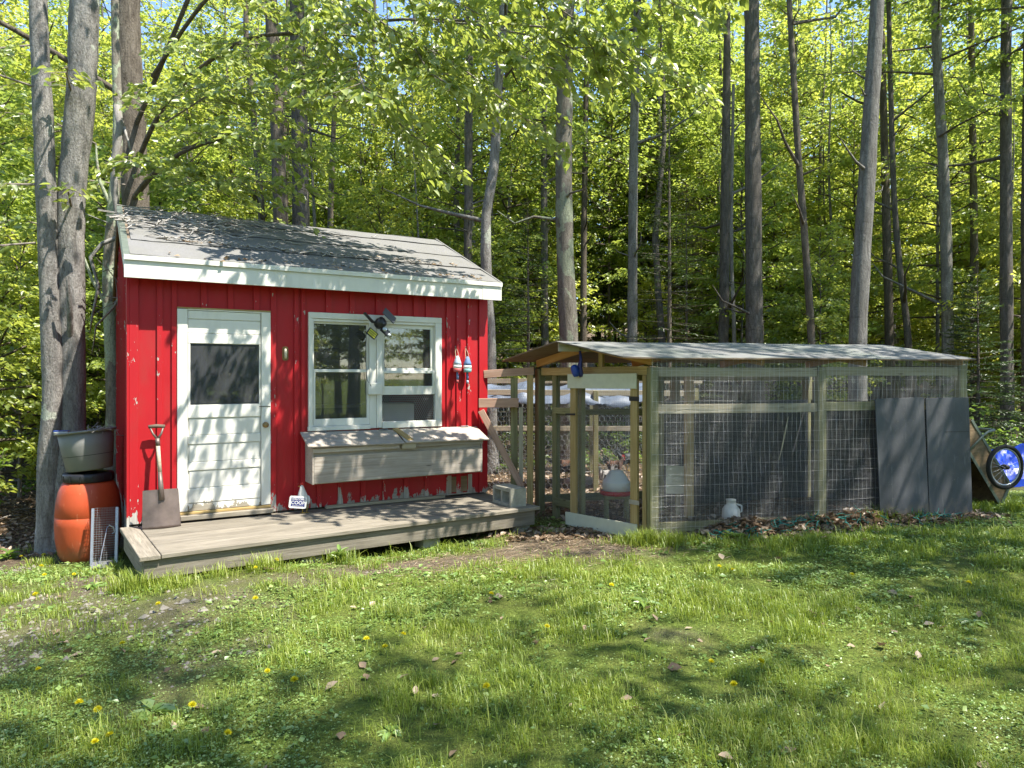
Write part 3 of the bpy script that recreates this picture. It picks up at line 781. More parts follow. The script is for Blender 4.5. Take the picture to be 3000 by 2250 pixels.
# second stem of the double tree beside the gable
# ------------------------------------------------------------------ three near trees at the left of the shed
def near_tree(label, stems, bark, limbs=(), sides=14, flare=1.35):
    foot = Vector(stems[0][0][0])
    root = thing("tree", label, "tree", foot)
    rg = np.random.default_rng(7 + len(stems) + int(abs(foot.x)*100))
    mb = MB()
    for pts, rad in stems:
        p = [np.array(q) - np.array(foot) for q in pts]
        stem_tube(mb, p, rad, sides, rg, 0.045, 0.16)
    for pts, rad in limbs:
        p = [np.array(q) - np.array(foot) for q in pts]
        stem_tube(mb, p, rad, 7, rg, 0.05, 0.25)
    mb.build("trunk", bark, root, smooth=True)
    return root

zl = gz1(-4.69, 7.5)
twin = near_tree("twin grey trunks joined low down, beside the orange barrel",
    [([(-4.70, 7.55, zl-.2), (-4.70, 7.55, zl+.05), (-4.685, 7.58, .6), (-4.665, 7.6, 1.1), (-4.662, 7.6, 2.36), (-4.662, 7.6, 3.44), (-4.554, 7.6, 4.63), (-4.518, 7.6, 5.6), (-4.4, 7.6, 8), (-4.3, 7.6, 13)],
      [.24, .20, .165, .145, .135, .135, .14, .14, .12, .05]),
     ([(-4.80, 7.46, zl-.2), (-4.80, 7.46, zl+.05), (-4.80, 7.46, .7), (-4.76, 7.45, 1.46), (-4.80, 7.45, 2.65), (-4.85, 7.45, 4.09), (-4.914, 7.45, 5.5), (-5.0, 7.45, 8), (-5.2, 7.4, 12)],
      [.17, .13, .11, .095, .092, .095, .085, .07, .03])], M['bark_grey'],
    [([(-4.66, 7.58, 1.9), (-4.55, 7.4, 2.25), (-4.50, 7.3, 2.45), (-4.50, 7.28, 2.6)], [.035, .03, .022, .012])])
birch = near_tree("slim knobbly pale trunk between twin trunks and shed wall",
    [([(-5.36, 9.6, gz1(-5.36, 9.6)-.2), (-5.36, 9.6, .15), (-5.325, 9.6, 1.18), (-5.356, 9.6, 2.1), (-5.39, 9.6, 3.0), (-5.333, 9.6, 3.83), (-5.265, 9.6, 4.92), (-5.3, 9.6, 7), (-5.2, 9.7, 10)],
      [.13, .10, .088, .08, .075, .07, .06, .045, .02])], M['bark_lichen'],
    [([(-5.333, 9.6, 3.85), (-5.45, 9.5, 4.2), (-5.5, 9.5, 4.7)], [.03, .022, .01]), ([(-5.37, 9.6, 2.5), (-5.55, 9.5, 2.9), (-5.7, 9.4, 3.5)], [.03, .02, .01])])
beech = near_tree("big mossy trunk behind the shed's left gable with boughs over the roof",
    [([(-5.5, 10.6, gz1(-5.5, 10.6)-.2), (-5.5, 10.6, .1), (-5.511, 10.6, 2.1), (-5.547, 10.6, 4.16), (-5.627, 10.6, 5.67), (-5.667, 10.6, 7.18), (-5.6, 10.5, 10), (-5.4, 10.3, 15)],
      [.30, .25, .20, .185, .18, .17, .13, .05])], M['bark_brown'],
    [([(-5.6, 10.6, 5.2), (-4.9, 10.0, 5.9), (-4.0, 9.3, 6.9), (-3.0, 8.8, 7.8), (-1.8, 8.2, 8.6)], [.036, .032, .027, .021, .014]),
     ([(-5.6, 10.6, 4.6), (-4.6, 9.6, 5.3), (-3.4, 8.9, 5.75), (-2.4, 8.5, 5.7), (-1.2, 8.0, 5.6), (0.0, 7.5, 5.3)], [.036, .031, .027, .022, .016, .01]),
     ([(-5.6, 10.6, 4.2), (-5.0, 9.9, 4.35), (-4.2, 9.1, 4.45), (-3.4, 8.4, 4.4)], [.05, .04, .028, .012]),
     ([(-5.62, 10.6, 5.7), (-6.5, 9.9, 6.2), (-7.2, 9.2, 6.5)], [.05, .04, .02]),
     ([(-5.0, 10.0, 5.8), (-3.6, 8.6, 6.2), (-2.2, 7.6, 6.4), (-0.6, 6.9, 6.2), (0.8, 6.6, 5.6)], [.028, .024, .02, .015, .009]),
     ([(-3.0, 8.8, 7.8), (-1.0, 7.6, 7.6), (1.0, 6.8, 6.9), (2.4, 6.4, 6.2)], [.035, .028, .02, .012])])

def bough_leaves(root, paths, mat, rg, leaf=(0.07, 0.12), dens=150, spread=0.40, name="foliage", sag=0.25, w=(0.58, 0.72)):
    """leafy boughs in world space given as part of a tree"""
    foot = np.array(root.location)
    Cs, Ds, Us, tw = [], [], [], []
    for p in paths:
        p = np.array(p, float)
        ln = np.linalg.norm(np.diff(p, axis=0), axis=1).sum()
        c, d, u = spray(rg, p - foot, int(dens*ln), spread, sag=sag, jit=0.03, twigs=tw)
        Cs.append(c); Ds.append(d); Us.append(u)
    C = np.concatenate(Cs); D = np.concatenate(Ds); U = np.concatenate(Us)
    L = rg.uniform(*leaf, len(C))
    me_ = leaf_mesh(name, C, D, U, L, L*rg.uniform(*w, len(C)), mat, rg, fine=True)
    link(name, me_, None, root)
    mb = MB()
    for a, b in tw:
        mid = (a + b)/2 + rg.normal(0, 0.02, 3)
        mb.tube([a, mid, b], [.005, .0038, .002], 3, cap=False)
    for p in paths:
        q_ = np.array(p) - foot
        mb.tube([tuple(x) for x in q_], list(np.linspace(.013, .004, len(q_))), 5, cap=False)
    mb.build("twigs", M['twig'], root, smooth=True, kind="stuff")

rgb = np.random.default_rng(31)
# boughs hanging over the roof (left) and across the top of the view (middle)
OVER = [
 [(-1.6, 7.6, 5.0), (-1.5, 7.0, 4.6), (-1.35, 6.6, 4.25), (-1.1, 6.3, 4.05)],
 [(-1.0, 7.4, 5.0), (-.8, 6.9, 4.55), (-.55, 6.5, 4.25)],
 [(-2.1, 7.8, 5.0), (-2.0, 7.2, 4.6), (-1.85, 6.8, 4.3)],
 [(-.2, 7.2, 4.95), (.1, 6.7, 4.6), (.4, 6.4, 4.35)],
 [(-4.2, 9.1, 4.5), (-3.4, 8.4, 4.45), (-2.8, 7.9, 4.25), (-2.2, 7.6, 4.0)],
 [(-4.6, 9.4, 4.9), (-3.6, 8.5, 4.95), (-2.8, 8.0, 4.8), (-2.1, 7.6, 4.55)],
 [(-4.3, 9.4, 4.2), (-3.6, 8.7, 4.05), (-2.9, 8.2, 3.85), (-2.3, 7.9, 3.75)],
 [(-4.6, 9.6, 5.3), (-3.9, 8.8, 5.15), (-3.2, 8.2, 5.0)],
 [(-3.4, 8.9, 5.75), (-2.6, 8.2, 5.4), (-1.9, 7.8, 4.95), (-1.3, 7.5, 4.55)],
 [(-2.4, 8.5, 5.7), (-1.6, 7.9, 5.35), (-0.9, 7.5, 4.9), (-0.4, 7.3, 4.5)],
 [(-2.4, 8.5, 5.6), (-1.7, 8.2, 4.9), (-1.1, 8.0, 4.3), (-0.6, 7.8, 3.9)],
 [(-1.2, 8.0, 5.6), (-0.4, 7.4, 5.25), (0.4, 7.0, 4.9), (1.0, 6.8, 4.55)],
 [(-1.2, 8.0, 5.5), (-0.5, 7.7, 4.9), (0.1, 7.5, 4.35), (0.5, 7.3, 4.0)],
 [(0.0, 7.5, 5.3), (0.6, 7.0, 5.0), (1.3, 6.7, 4.6), (1.75, 6.6, 4.25)],
 [(-0.6, 6.9, 6.2), (0.1, 6.6, 5.7), (0.9, 6.4, 5.2), (1.5, 6.3, 4.85)],
 [(-0.6, 6.9, 6.1), (-0.1, 6.7, 5.4), (0.5, 6.5, 4.9), (1.0, 6.4, 4.5)],
 [(-2.2, 7.6, 6.4), (-1.5, 7.1, 5.8), (-0.8, 6.8, 5.3), (-0.3, 6.6, 4.95)],
 [(-2.2, 7.6, 6.3), (-1.8, 7.4, 5.6), (-1.2, 7.2, 5.1), (-0.7, 7.0, 4.75)],
 [(-3.6, 8.6, 6.2), (-2.8, 8.0, 5.8), (-2.2, 7.6, 5.35), (-1.8, 7.4, 5.0)],
 [(-3.2, 8.9, 6.7), (-2.6, 8.4, 6.2), (-2.0, 8.0, 5.8), (-1.5, 7.7, 5.5)],
 [(-4.4, 9.6, 6.0), (-3.9, 9.0, 5.7), (-3.3, 8.6, 5.5), (-2.8, 8.3, 5.3)],
 [(0.8, 6.6, 5.6), (1.4, 6.3, 5.3), (2.0, 6.1, 4.9)],
 [(1.0, 6.8, 6.9), (1.7, 6.4, 6.2), (2.3, 6.2, 5.7)],
 [(-1.0, 7.6, 7.6), (-0.2, 7.0, 6.9), (0.7, 6.6, 6.3), (1.3, 6.4, 5.9)],
 [(-1.8, 8.2, 8.2), (-0.8, 7.5, 7.4), (0.1, 7.0, 6.7)],
 [(-6.5, 9.9, 6.2), (-6.9, 9.2, 5.8), (-7.2, 8.6, 5.3)],
 [(-5.6, 10.4, 4.4), (-6.1, 9.6, 4.3), (-6.6, 9.0, 4.0)],
 [(-4.2, 9.2, 4.3), (-4.0, 8.3, 4.15), (-4.1, 7.6, 3.9)],
]
bough_leaves(beech, OVER, M['leaf_near'], rgb, dens=165, name="crown")
bough_leaves(twin, [[(-4.9, 7.4, 3.6), (-5.2, 7.0, 3.5), (-5.5, 6.8, 3.3)], [(-4.6, 7.5, 3.4), (-4.45, 7.2, 3.5), (-4.25, 7.0, 3.45)], [(-4.9, 7.4, 4.6), (-5.4, 7.0, 4.7), (-5.8, 6.7, 4.6)],
                    [(-4.6, 7.5, 4.6), (-4.4, 7.1, 4.6), (-4.2, 6.8, 4.55)], [(-4.9, 7.45, 7.2), (-5.9, 6.9, 7.6), (-6.6, 6.4, 7.7)], [(-4.4, 7.5, 7.0), (-3.4, 6.9, 7.6), (-2.4, 6.3, 7.9), (-1.5, 5.9, 7.9)],
                    [(-4.4, 7.5, 8.4), (-3.3, 7.0, 9.2), (-2.0, 6.6, 9.6)], [(-4.9, 7.4, 3.0), (-5.3, 7.1, 2.9), (-5.6, 6.9, 2.8)]], M['leaf_near'], rgb, dens=42, name="crown")
bough_leaves(birch, [[(-5.5, 9.5, 4.7), (-5.9, 9.0, 4.9), (-6.3, 8.6, 4.8)], [(-5.7, 9.4, 3.5), (-6.2, 9.0, 3.6), (-6.6, 8.7, 3.4)], [(-5.3, 9.6, 7), (-6.0, 9.0, 7.4), (-6.7, 8.6, 7.4)], [(-5.2, 9.6, 8), (-4.6, 9.2, 8.6), (-4.0, 8.9, 8.8)]], M['leaf_near'], rgb, dens=110, name="crown")

# ------------------------------------------------------------------ background trees, saplings, shrubs
def bg_tree(x, y, h, r, bark, var, z0, sc, rz, label, group, name="tree", lean=0.0):
    z = gz1(x, y)
    rg = np.random.default_rng(int(abs(x*977 + y*131)))
    root = thing(name, label, "tree", (x, y, z), 0.0, group)
    mb = MB()
    k = 5; pts = []; rad = []
    dx, dy = rg.uniform(-0.03, 0.03)*h + lean*h, rg.uniform(-0.03, 0.03)*h
    for i in range(k + 1):
        t = i / k
        pts.append((dx*t + rg.normal(0, 0.012)*h*t*(1-t)*2, dy*t + rg.normal(0, 0.012)*h*t*(1-t)*2, -0.15 + (h + .15)*t)); rad.append(r*(1.25 - 1.05*t) if i else r*1.5)
    stem_tube(mb, pts, rad, 7, rg, 0.05, 1.2)
    mb.build("trunk", bark, root, smooth=True)
    if var is not None: place_crown(root, var, z0, sc, rz, bark, (dx*0.55, dy*0.55))
    return root

rgf = np.random.default_rng(77)
barks = [M['bark_grey'], M['bark_dark'], M['bark_brown'], M['bark_brown'], M['bark_dark']]
taken = [(x[-1][0][0], x[1]) for x in [(t[0], t[1], t[8]) for t in TREES]]
def free(x, y, dmin, hide=0.0):
    for a, b in taken:
        if (a - x)**2 + (b - y)**2 < dmin**2: return False
    if hide:
        for t in TREES:
            if y < t[1] + 0.6 and abs(x/y - t[8][0][0]/t[1]) < hide/y: return False
    s, sy = shed_sy(x, y)
    if -1.2 < s < 5.2 and -2 < sy < 5.0: return False
    a, b = pen_ab(x, y)
    if -2.5 < a < 5.0 and -2 < b < 4.4: return False
    return True
def zone(x, y):
    u = x/y
    for lim, ph in ((-.63, "left of the twin trunks"), (-.56, "between the twin trunks and the shed"), (-.42, "above the shed roof's left end"), (-.30, "above the shed roof's middle"), (-.12, "above the shed roof's right end"),
                    (-.01, "just past the shed's right gable"), (.06, "near the kinked grey tree"), (.13, "beside the lichened trunk"), (.24, "right of the smooth grey trunk"), (.37, "beside the thick dark trunk"), (.46, "near the slender leaning trunk"),
                    (.56, "right of the big pale leaning trunk"), (.64, "beyond the pen's right corner"), (9, "at the picture's right edge")):
        if u < lim: return ph
count = 0
for ring, (y0, y1, n) in enumerate([(16, 23, 14), (23, 33, 22), (33, 48, 22)]):
    tries = 0
    while n and tries < 900:
        tries += 1
        y = rgf.uniform(y0, y1); x = rgf.uniform(-0.80, 0.80)*y
        if not free(x, y, 1.5): continue
        taken.append((x, y)); n -= 1; count += 1
        far = (1.0, 1.22, 1.6)[ring]; h = rgf.uniform(12, 15)*far
        bg_tree(x, y, h, rgf.uniform(.06, .13), barks[rgf.integers(5)], (None if rgf.random() < (.60, .50, .12)[ring] else TALL[rgf.integers(5)] if rgf.random() < .5 else SPARSE[rgf.integers(2)]), rgf.uniform(-2.0, 1.0) + (1.0 if ring == 0 else 0), rgf.uniform(0.85, 1.1)*far, rgf.uniform(0, 6.3),
                ["second-row forest tree ", "deep-woods tree ", "faint far-back tree "][ring] + zone(x, y), ["second row of forest trees", "deep forest trees", "farthest forest trees"][ring])
n = 185; tries = 0
while n and tries < 3000:
    tries += 1
    y = rgf.uniform(12.5, 30) if n > 46 else rgf.uniform(26, 46); x = rgf.uniform(-0.82, 0.82)*y
    if not free(x, y, 1.0, 0.9): continue
    taken.append((x, y)); n -= 1
    v = rgf.integers(4) if (y < 16 or rgf.random() < .35) else 4 + rgf.integers(2)
    hh = [4.6, 6.2, 3.4, 5.4, 8.5, 10.5][v]; sc = rgf.uniform(0.8, 1.25) * (1.0 if y < 22 else 1.25 if v > 3 else 1.45)
    bg_tree(x, y, hh*sc*0.98, rgf.uniform(.018, .035) + (.02 if v > 3 else 0), M['bark_grey'] if rgf.random() < .5 else M['bark_brown'], YOUNG[v], 0.0, sc, rgf.uniform(0, 6.3),
            ("leafy sapling " if y < 22 else "distant leafy sapling ") + zone(x, y), "understorey saplings", "sapling")
n = 7; tries = 0
while n and tries < 3000:
    tries += 1
    y = rgf.uniform(12.6, 16); x = rgf.uniform(-0.10, 0.80)*y
    if not free(x, y, 0.7, 1.15): continue
    taken.append((x, y)); n -= 1
    v = (3, 1, 0, 3)[n % 4]; sc = rgf.uniform(.7, .95)
    bg_tree(x, y, [4.6, 6.2, 3.4, 5.4][v]*sc, .02, M['bark_grey'], YOUNG[v], 0.0, sc, rgf.uniform(0, 6.3), "small bright sapling at the woods' edge " + zone(x, y), "saplings at the woods' edge", "sapling")
n = 46; tries = 0
while n and tries < 3000:
    tries += 1
    y = rgf.uniform(14, 30); x = rgf.uniform(-0.30, 0.80)*y if n > 10 else rgf.uniform(-.8, -.5)*y
    if not free(x, y, 0.7): continue
    taken.append((x, y)); n -= 1
    bg_tree(x, y, rgf.uniform(7, 12), rgf.uniform(.022, .055), M['bark_grey'] if rgf.random() < .65 else M['bark_brown'], (SPARSE[rgf.integers(2)] if rgf.random() < .25 else None), rgf.uniform(.5, 2.5), rgf.uniform(.5, .65), rgf.uniform(0, 6.3),
            ("thin pale pole tree " if y < 21 else "distant thin pole tree ") + zone(x, y), "thin pole trees in the woods", lean=rgf.normal(0, .035))
# trees that stand outside the view to the right of and behind the photographer; their crowns shade lawn, shed and pen
NEARBY = [(3.4, -1.4, 0, 0.6, 1.0), (7.4, 5.2, 0, -0.4, 0.95), (9.6, 3.2, 1, 0.0, 1.0), (4.7, 0.2, 1, 0.4, 0.95), (8.4, -1.2, 0, 0.5, 1.0), (12.0, 6.6, 1, 0.0, 1.0)]
for i, (x, y, v, z0, sc) in enumerate(NEARBY):
    bg_tree(x, y, 14.5*sc, .15, barks[i % 5], SPARSE[v], z0, sc, i*0.9, "tall thin-crowned tree at the edge of the clearing outside the picture", "trees round the clearing")
rgo = np.random.default_rng(5)
k = 0
while k < 34:
    az = rgo.uniform(-200, 4); d = rgo.uniform(13, 24)
    x, y = d*math.cos(R(az)), d*math.sin(R(az))
    if y > 4 and abs(x) < 15: continue
    k += 1
    bg_tree(x, y, 14.5, .13, barks[k % 5], TALL[rgo.integers(5)], rgo.uniform(-2.6, -0.4), 1.0, k*0.9, "forest tree across the clearing behind the photographer", "trees behind the photographer")
    if k % 2:
        x, y = x*.86, y*.86; v = rgo.integers(4)
        bg_tree(x, y, 5.0, .03, M['bark_brown'], YOUNG[v], 0, 1.1, k*1.3, "leafy sapling across the clearing behind the photographer", "saplings behind the photographer", "sapling")

for k in range(16):
    az = R(-28 - 3.2*k + rgo.uniform(-2, 2)); d = rgo.uniform(9.5, 14); x, y = d*math.cos(az), d*math.sin(az); v = k % 4
    bg_tree(x, y, 5.2, .03, M['bark_brown'], YOUNG[v], -.3, 1.05, k*1.9, "leafy bush-like sapling along the far side of the lawn behind the photographer", "saplings behind the photographer", "sapling")

for (x, y, v, sc, lab) in ((-6.7, 9.3, 2, .9, "bright low sapling just left of the twin trunks"), (-7.4, 10.8, 0, .85, "taller leafy sapling left of the twin trunks at the picture's edge"), (-6.3, 11.2, 3, .7, "leafy sapling seen between the twin trunks and the knobbly pale trunk"), (-8.6, 12.0, 1, .8, "tall sapling at the picture's left edge")):
    bg_tree(x, y, [4.6, 6.2, 3.4, 5.4][v]*sc, .022, M['bark_grey'], YOUNG[v], 0.0, sc, x*3, lab, "saplings at the woods' edge", "sapling")
# low seedlings and ferns on the woods floor
def seedling(seed, n, h, rad, leaf):
    rg = np.random.default_rng(seed)
    C, D, U = [], [], []
    mb = MB()
    for i in range(n):
        az = rg.uniform(0, 6.28); rr = rad*math.sqrt(rg.random()); hh = h*rg.uniform(0.35, 1.0)
        b = np.array([rr*math.cos(az), rr*math.sin(az), 0.0]); top = b*1.15 + np.array([rg.normal(0, .03), rg.normal(0, .03), hh])
        mb.tube([tuple(b*0.6), tuple((b*0.8 + top)/2), tuple(top)], [.005, .004, .002], 3, cap=False)
        for j in range(rg.integers(5, 10)):
            a2 = rg.uniform(0, 6.28)
            C.append(top - np.array([0, 0, hh*0.5*rg.random()**2]) + rg.normal(0, .015, 3)); D.append([math.cos(a2), math.sin(a2), rg.uniform(-.3, .2)]); U.append([rg.normal(0, .25), rg.normal(0, .25), 1])
    C = np.array(C); L = rg.uniform(*leaf, len(C))
    return mb.mesh("stems", True), leaf_mesh("foliage", C, np.array(D), np.array(U), L, L*rg.uniform(.5, .7, len(C)), M['leaf_low'], rg)
SEED = [seedling(300 + k, n, h, r, l) for k, (n, h, r, l) in enumerate([(26, .40, .40, (.06, .11)), (16, .62, .35, (.07, .12)), (36, .28, .45, (.05, .09)), (22, .9, .4, (.07, .12))])]
for me_ in SEED: me_[0].materials.append(M['twig'])
n = 110; tries = 0
while n and tries < 4000:
    tries += 1
    y = rgf.uniform(7.6, 22); x = rgf.uniform(-0.80, 0.80)*y
    if not free(x, y, 0.4) : continue
    if bare(x, y) < 0.5: continue
    if -6.2 < x < -3.2 and y < 8.6: continue
    taken.append((x, y)); n -= 1
    root = thing("seedling_shrub", "low woods-floor seedlings " + zone(x, y), "shrub", (x, y, gz1(x, y) - .01), rgf.uniform(0, 6.28), "seedlings on the woods floor")
    a, b = SEED[rgf.integers(4)]; sc = rgf.uniform(0.7, 1.4)
    for nm, me_ in (("stems", a), ("foliage", b)):
        o = bpy.data.objects.new(nm, me_); COL.objects.link(o); o.parent = root; o.scale = (sc, sc, sc)

# conifers: a young fir at the right, a spindly half-dead spruce behind the pen
def conifer(label, x, y, h, r, reach, nw, needles, mat, name, top_only=0.0, bark='bark_brown', dens=60, start=0.06):
    rg = np.random.default_rng(int(abs(x)*100))
    root = thing(name, label, "tree", (x, y, gz1(x, y)))
    mb = MB(); mb.tube([(0, 0, -.1), (0.01, 0, h*.5), (0, 0.01, h)], [r, r*.6, .004], 7, cap=False)
    C, D, U = [], [], []
    for i in range(nw):
        f = start + (1-start)*i/nw; z = h*f
        for k in range(rg.integers(4, 7)):
            az = rg.uniform(0, 6.28); ln = reach*(1 - f)**0.8*rg.uniform(.7, 1.1) + .05
            el = -0.12 + .5*f + rg.normal(0, .08)
            d = np.array([math.cos(az)*math.cos(el), math.sin(az)*math.cos(el), math.sin(el)])
            p0 = np.array([0, 0, z]); e = p0 + d*ln + np.array([0, 0, -.08*ln])
            mb.tube([tuple(p0), tuple((p0+e)/2 + rg.normal(0, .01, 3)), tuple(e)], [.008*(1-f)+.003, .005, .002], 3, cap=False)
            live = f > top_only or rg.random() < 0.12
            m = int(ln*dens*(1 if live else .25))
            for j in range(m):
                t = rg.uniform(.15, 1); sd = rg.choice([-1, 1]); s = np.cross(d, [0, 0, 1.0]); ll = (1-t)*.35*ln + .05
                q_ = rg.random()
                b = p0 + (e - p0)*t + (s*sd*.75 + d*.6)*ll*q_
                b[2] -= .04*q_*ll
                C.append(b); D.append(d*.8 + s*sd*rg.uniform(.2, 1) + rg.normal(0, .25, 3)); U.append([rg.normal(0, .3), rg.normal(0, .3), 1])
    mb.build("trunk", M[bark], root, smooth=True)
    C = np.array(C); L = rg.uniform(.05, .09, len(C))
    link("crown", leaf_mesh("crown", C, np.array(D), np.array(U), L, L*.22, mat, rg, fold=.1, droop=.1), None, root)
    return root
conifer("young dark green fir beyond the pen's right corner", 7.45, 11.5, 3.2, .035, 1.0, 34, 1, M['needle'], "fir_tree", dens=130)
conifer("spindly spruce with bare lower twigs behind the pen roof", 3.06, 14.0, 7.2, .06, 1.15, 46, 1, M['needle'], "spruce_tree", top_only=.45, dens=80)
conifer("half-dead spruce with dry twigs left of the lichened trunk", 0.30, 13.6, 5.0, .045, 1.1, 40, 1, M['needle'], "spruce_tree", top_only=.5, dens=90)
conifer("dry grey spruce pole between the lichened and the smooth trunk", 4.0, 16.5, 6.0, .045, 1.2, 40, 1, M['drytwig'], "spruce_tree", top_only=.7, dens=60)
conifer("dark spruce deep in the woods at far left", -7.2, 12.5, 4.0, .05, 1.5, 30, 1, M['needle'], "spruce_tree", dens=110)
# ------------------------------------------------------------------ red shed (local: x along the front, y into the shed, z up)
SL, SD = 3.743, 3.2
shed = thing("red_shed", "small red board-and-batten coop shed with grey roof and white trim", "shed", (SC0[0], SC0[1], 0.0), STH)
WB, WT = 0.245, 2.62           # siding bottom and top
def siding(x, z, name="siding_panel"): return bx(shed, name, x, (0.0, 0.022), z, M['red'], 0)
siding((0.0, 0.385), (WB, WT)); siding((0.385, 1.250), (2.275, WT)); siding((1.250, 1.632), (WB, WT))
siding((1.632, 3.158), (2.298, WT)); siding((1.632, 3.158), (WB, 1.055)); siding((3.158, SL), (WB, WT))
# battens
BT = [(0.209, 0.258, WB, WT), (0.336, 0.381, WB, WT), (0.594, 0.65, 2.278, WT), (0.841, 0.893, 2.278, WT), (1.084, 1.141, 2.278, WT), (1.252, 1.305, WB, WT),
      (1.488, 1.532, WB, WT), (1.560, 1.600, WB, WT), (1.816, 1.880, 2.30, WT), (2.075, 2.135, 2.30, WT), (2.372, 2.434, 2.30, WT), (2.622, 2.685, 2.30, WT),
      (2.814, 2.872, 2.30, WT), (2.962, 3.02, 2.30, WT), (3.225, 3.275, WB, WT), (3.352, 3.408, WB, WT), (3.495, 3.548, WB, WT),
      (1.72, 1.77, WB, 0.60), (1.95, 2.0, WB, 0.60), (2.2, 2.255, WB, 0.60), (2.45, 2.50, WB, 0.60), (2.70, 2.755, WB, 0.60), (2.95, 3.0, WB, 0.60)]
for x0, x1, z0, z1 in BT:
    bx(shed, "batten", (x0, x1), (-0.019, -0.0005), (z0 + .001, z1), M['red_trim'], 0.002)
bx(shed, "corner_board", (-0.022, 0.055), (-0.021, 0.0), (WB, WT), M['red_trim'], 0.002)
bx(shed, "corner_board", (-0.044, -0.023), (-0.021, 0.075), (WB - .2, WT), M['red_trim'], 0.002)
bx(shed, "corner_board", (3.65, SL + 0.02), (-0.021, 0.0), (WB, WT), M['red'], 0.002)
# side and back walls
gz_ridge, gz_eave = 3.42, 2.62
def gable(x0, x1, name):
    m_ = MB().prism([(x0, 0.023, 0.02), (x0, SD, 0.02), (x0, SD, gz_eave), (x0, 1.62, gz_ridge), (x0, 0.023, gz_eave)], (x1 - x0, 0, 0))
    return m_.build(name, M['red'], shed)
gable(-0.022, 0.0, "side_wall"); gable(SL, SL + 0.02, "side_wall")
bx(shed, "back_wall", (0.001, SL - .001), (SD - .02, SD), (0.02, 2.62), M['interior'], 0)
for yb in np.arange(0.30, SD, 0.30):
    zt = gz_eave + (gz_ridge - gz_eave) * (1 - abs(yb - 1.62)/1.62) - .02
    bx(shed, "batten", (-0.041, -0.0225), (yb, yb + .045), (0.04, zt), M['red_trim'], 0)
bx(shed, "floor", (0.005, SL - .005), (0.03, SD - .03), (0.16, 0.24), M['interior'], 0)
bx(shed, "sill_beam", (0.0, SL), (0.0, 0.12), (0.03, 0.155), M['greyboard'], 0)
bx(shed, "inner_shelf", (1.7, 3.1), (0.9, 1.25), (1.25, 1.28), M['greyboard'], 0)
bx(shed, "inner_box", (2.45, 2.98), (0.35, 0.7), (0.95, 1.31), M['white_plastic'], 0.01)
# roof: sheathing slab, lapped roofing sheets, trim
ye, ze = -0.215, 2.715; yr, zr = 1.63, 3.53; yb, zb_ = 3.48, 2.70
rx0, rx1 = -0.075, SL + 0.105
roof = MB().prism([(rx0, ye, ze), (rx0, yr, zr), (rx0, yb, zb_), (rx0, yb, zb_ - .03), (rx0, yr, zr - .035), (rx0, ye, ze - .03)], (rx1 - rx0, 0, 0)).build("roof", M['roofunder'], shed)
sl = Vector((0, yr - ye, zr - ze)).normalized(); up_ = Vector((0, -sl.z, sl.y)); flen = math.hypot(yr - ye, zr - ze)
def sheet(d0, d1, x0, x1, lift, seed, side=1):
    """a lapped sheet of roll roofing with a slightly wavy lower edge"""
    rg = np.random.default_rng(seed); mb = MB(); n = 30
    s_ = sl if side > 0 else Vector((0, yb - yr, zb_ - zr)).normalized()
    u_ = up_ if side > 0 else Vector((0, -s_.z, s_.y))
    o_ = Vector((0, ye, ze)) if side > 0 else Vector((0, yr, zr))
    rows = []
    for j, (d, l) in enumerate([(d0, lift), (d0 + (d1-d0)*.5, lift*.6 + .001), (d1, .004)]):
        row = []
        for i in range(n + 1):
            x = x0 + (x1 - x0)*i/n
            w = (0.010*math.sin(i*.9 + seed) + rg.uniform(-.004, .004)) if j == 0 else 0
            p = o_ + s_*(d + w) + u_*(l + rg.uniform(0, .005)*(j < 2)); row.append((x, p.y, p.z))
        rows.append(row)
    bot = [tuple(Vector(p) - Vector((0, u_.y, u_.z))*0.004) for p in rows[0]]
    vs_ = bot + rows[0] + rows[1] + rows[2]; N = n + 1
    mb.add(vs_, [(r*N + i, r*N + i + 1, (r+1)*N + i + 1, (r+1)*N + i) for r in range(3) for i in range(n)])
    return mb.build("roofing_sheet", M['roofing'], roof, smooth=False)
sheet(0.01, 0.62, rx0 + .05, rx1 - .01, .012, 1); sheet(0.56, 1.20, rx0 + .08, 1.9, .013, 2); sheet(0.565, 1.20, 1.86, rx1 - .012, .017, 3)
sheet(1.12, 1.72, rx0 + .08, rx1 - .01, .014, 4); sheet(1.68, flen + .005, rx0 + .07, rx1 - .008, .015, 5)
sheet(0.005, flen - .02, rx0 + .01, rx1 - .01, .008, 6, -1)
MB().prism([(rx0 - .004, ye - .004, ze + .004), (rx0 - .004, yr, zr + .006), (rx0 - .004, yr, zr + .012), (rx0 - .004, ye - .004, ze + .010)], (0.055, 0, 0)).build("drip_edge", M['greenmetal'], roof)
MB().prism([(rx1 - .02, ye - .004, ze + .006), (rx1 - .02, yr, zr + .008), (rx1 - .02, yr, zr + .022), (rx1 - .02, ye - .004, ze + .018)], (0.024, 0, 0)).build("drip_edge", M['roofing'], roof)
bx(roof, "drip_edge", (rx0, rx1), (ye - .012, ye + .06), (ze + .007, ze + .011), M['white'], 0)
bx(roof, "drip_edge", (rx0, rx1), (ye - .016, ye - .0125), (ze - .035, ze + .011), M['white'], 0)
fas = bx(shed, "fascia_board", (rx0 + .003, rx1 - .26), (-0.212, -0.188), (2.520, 2.684), M['white'], 0.002)
bx(shed, "fascia_board", (rx1 - .258, rx1 - .002), (-0.214, -0.190), (2.518, 2.684), M['white'], 0.002)
bx(shed, "soffit", (rx0 + .02, rx1 - .02), (-0.187, -0.001), (2.60, 2.618), M['red'], 0)
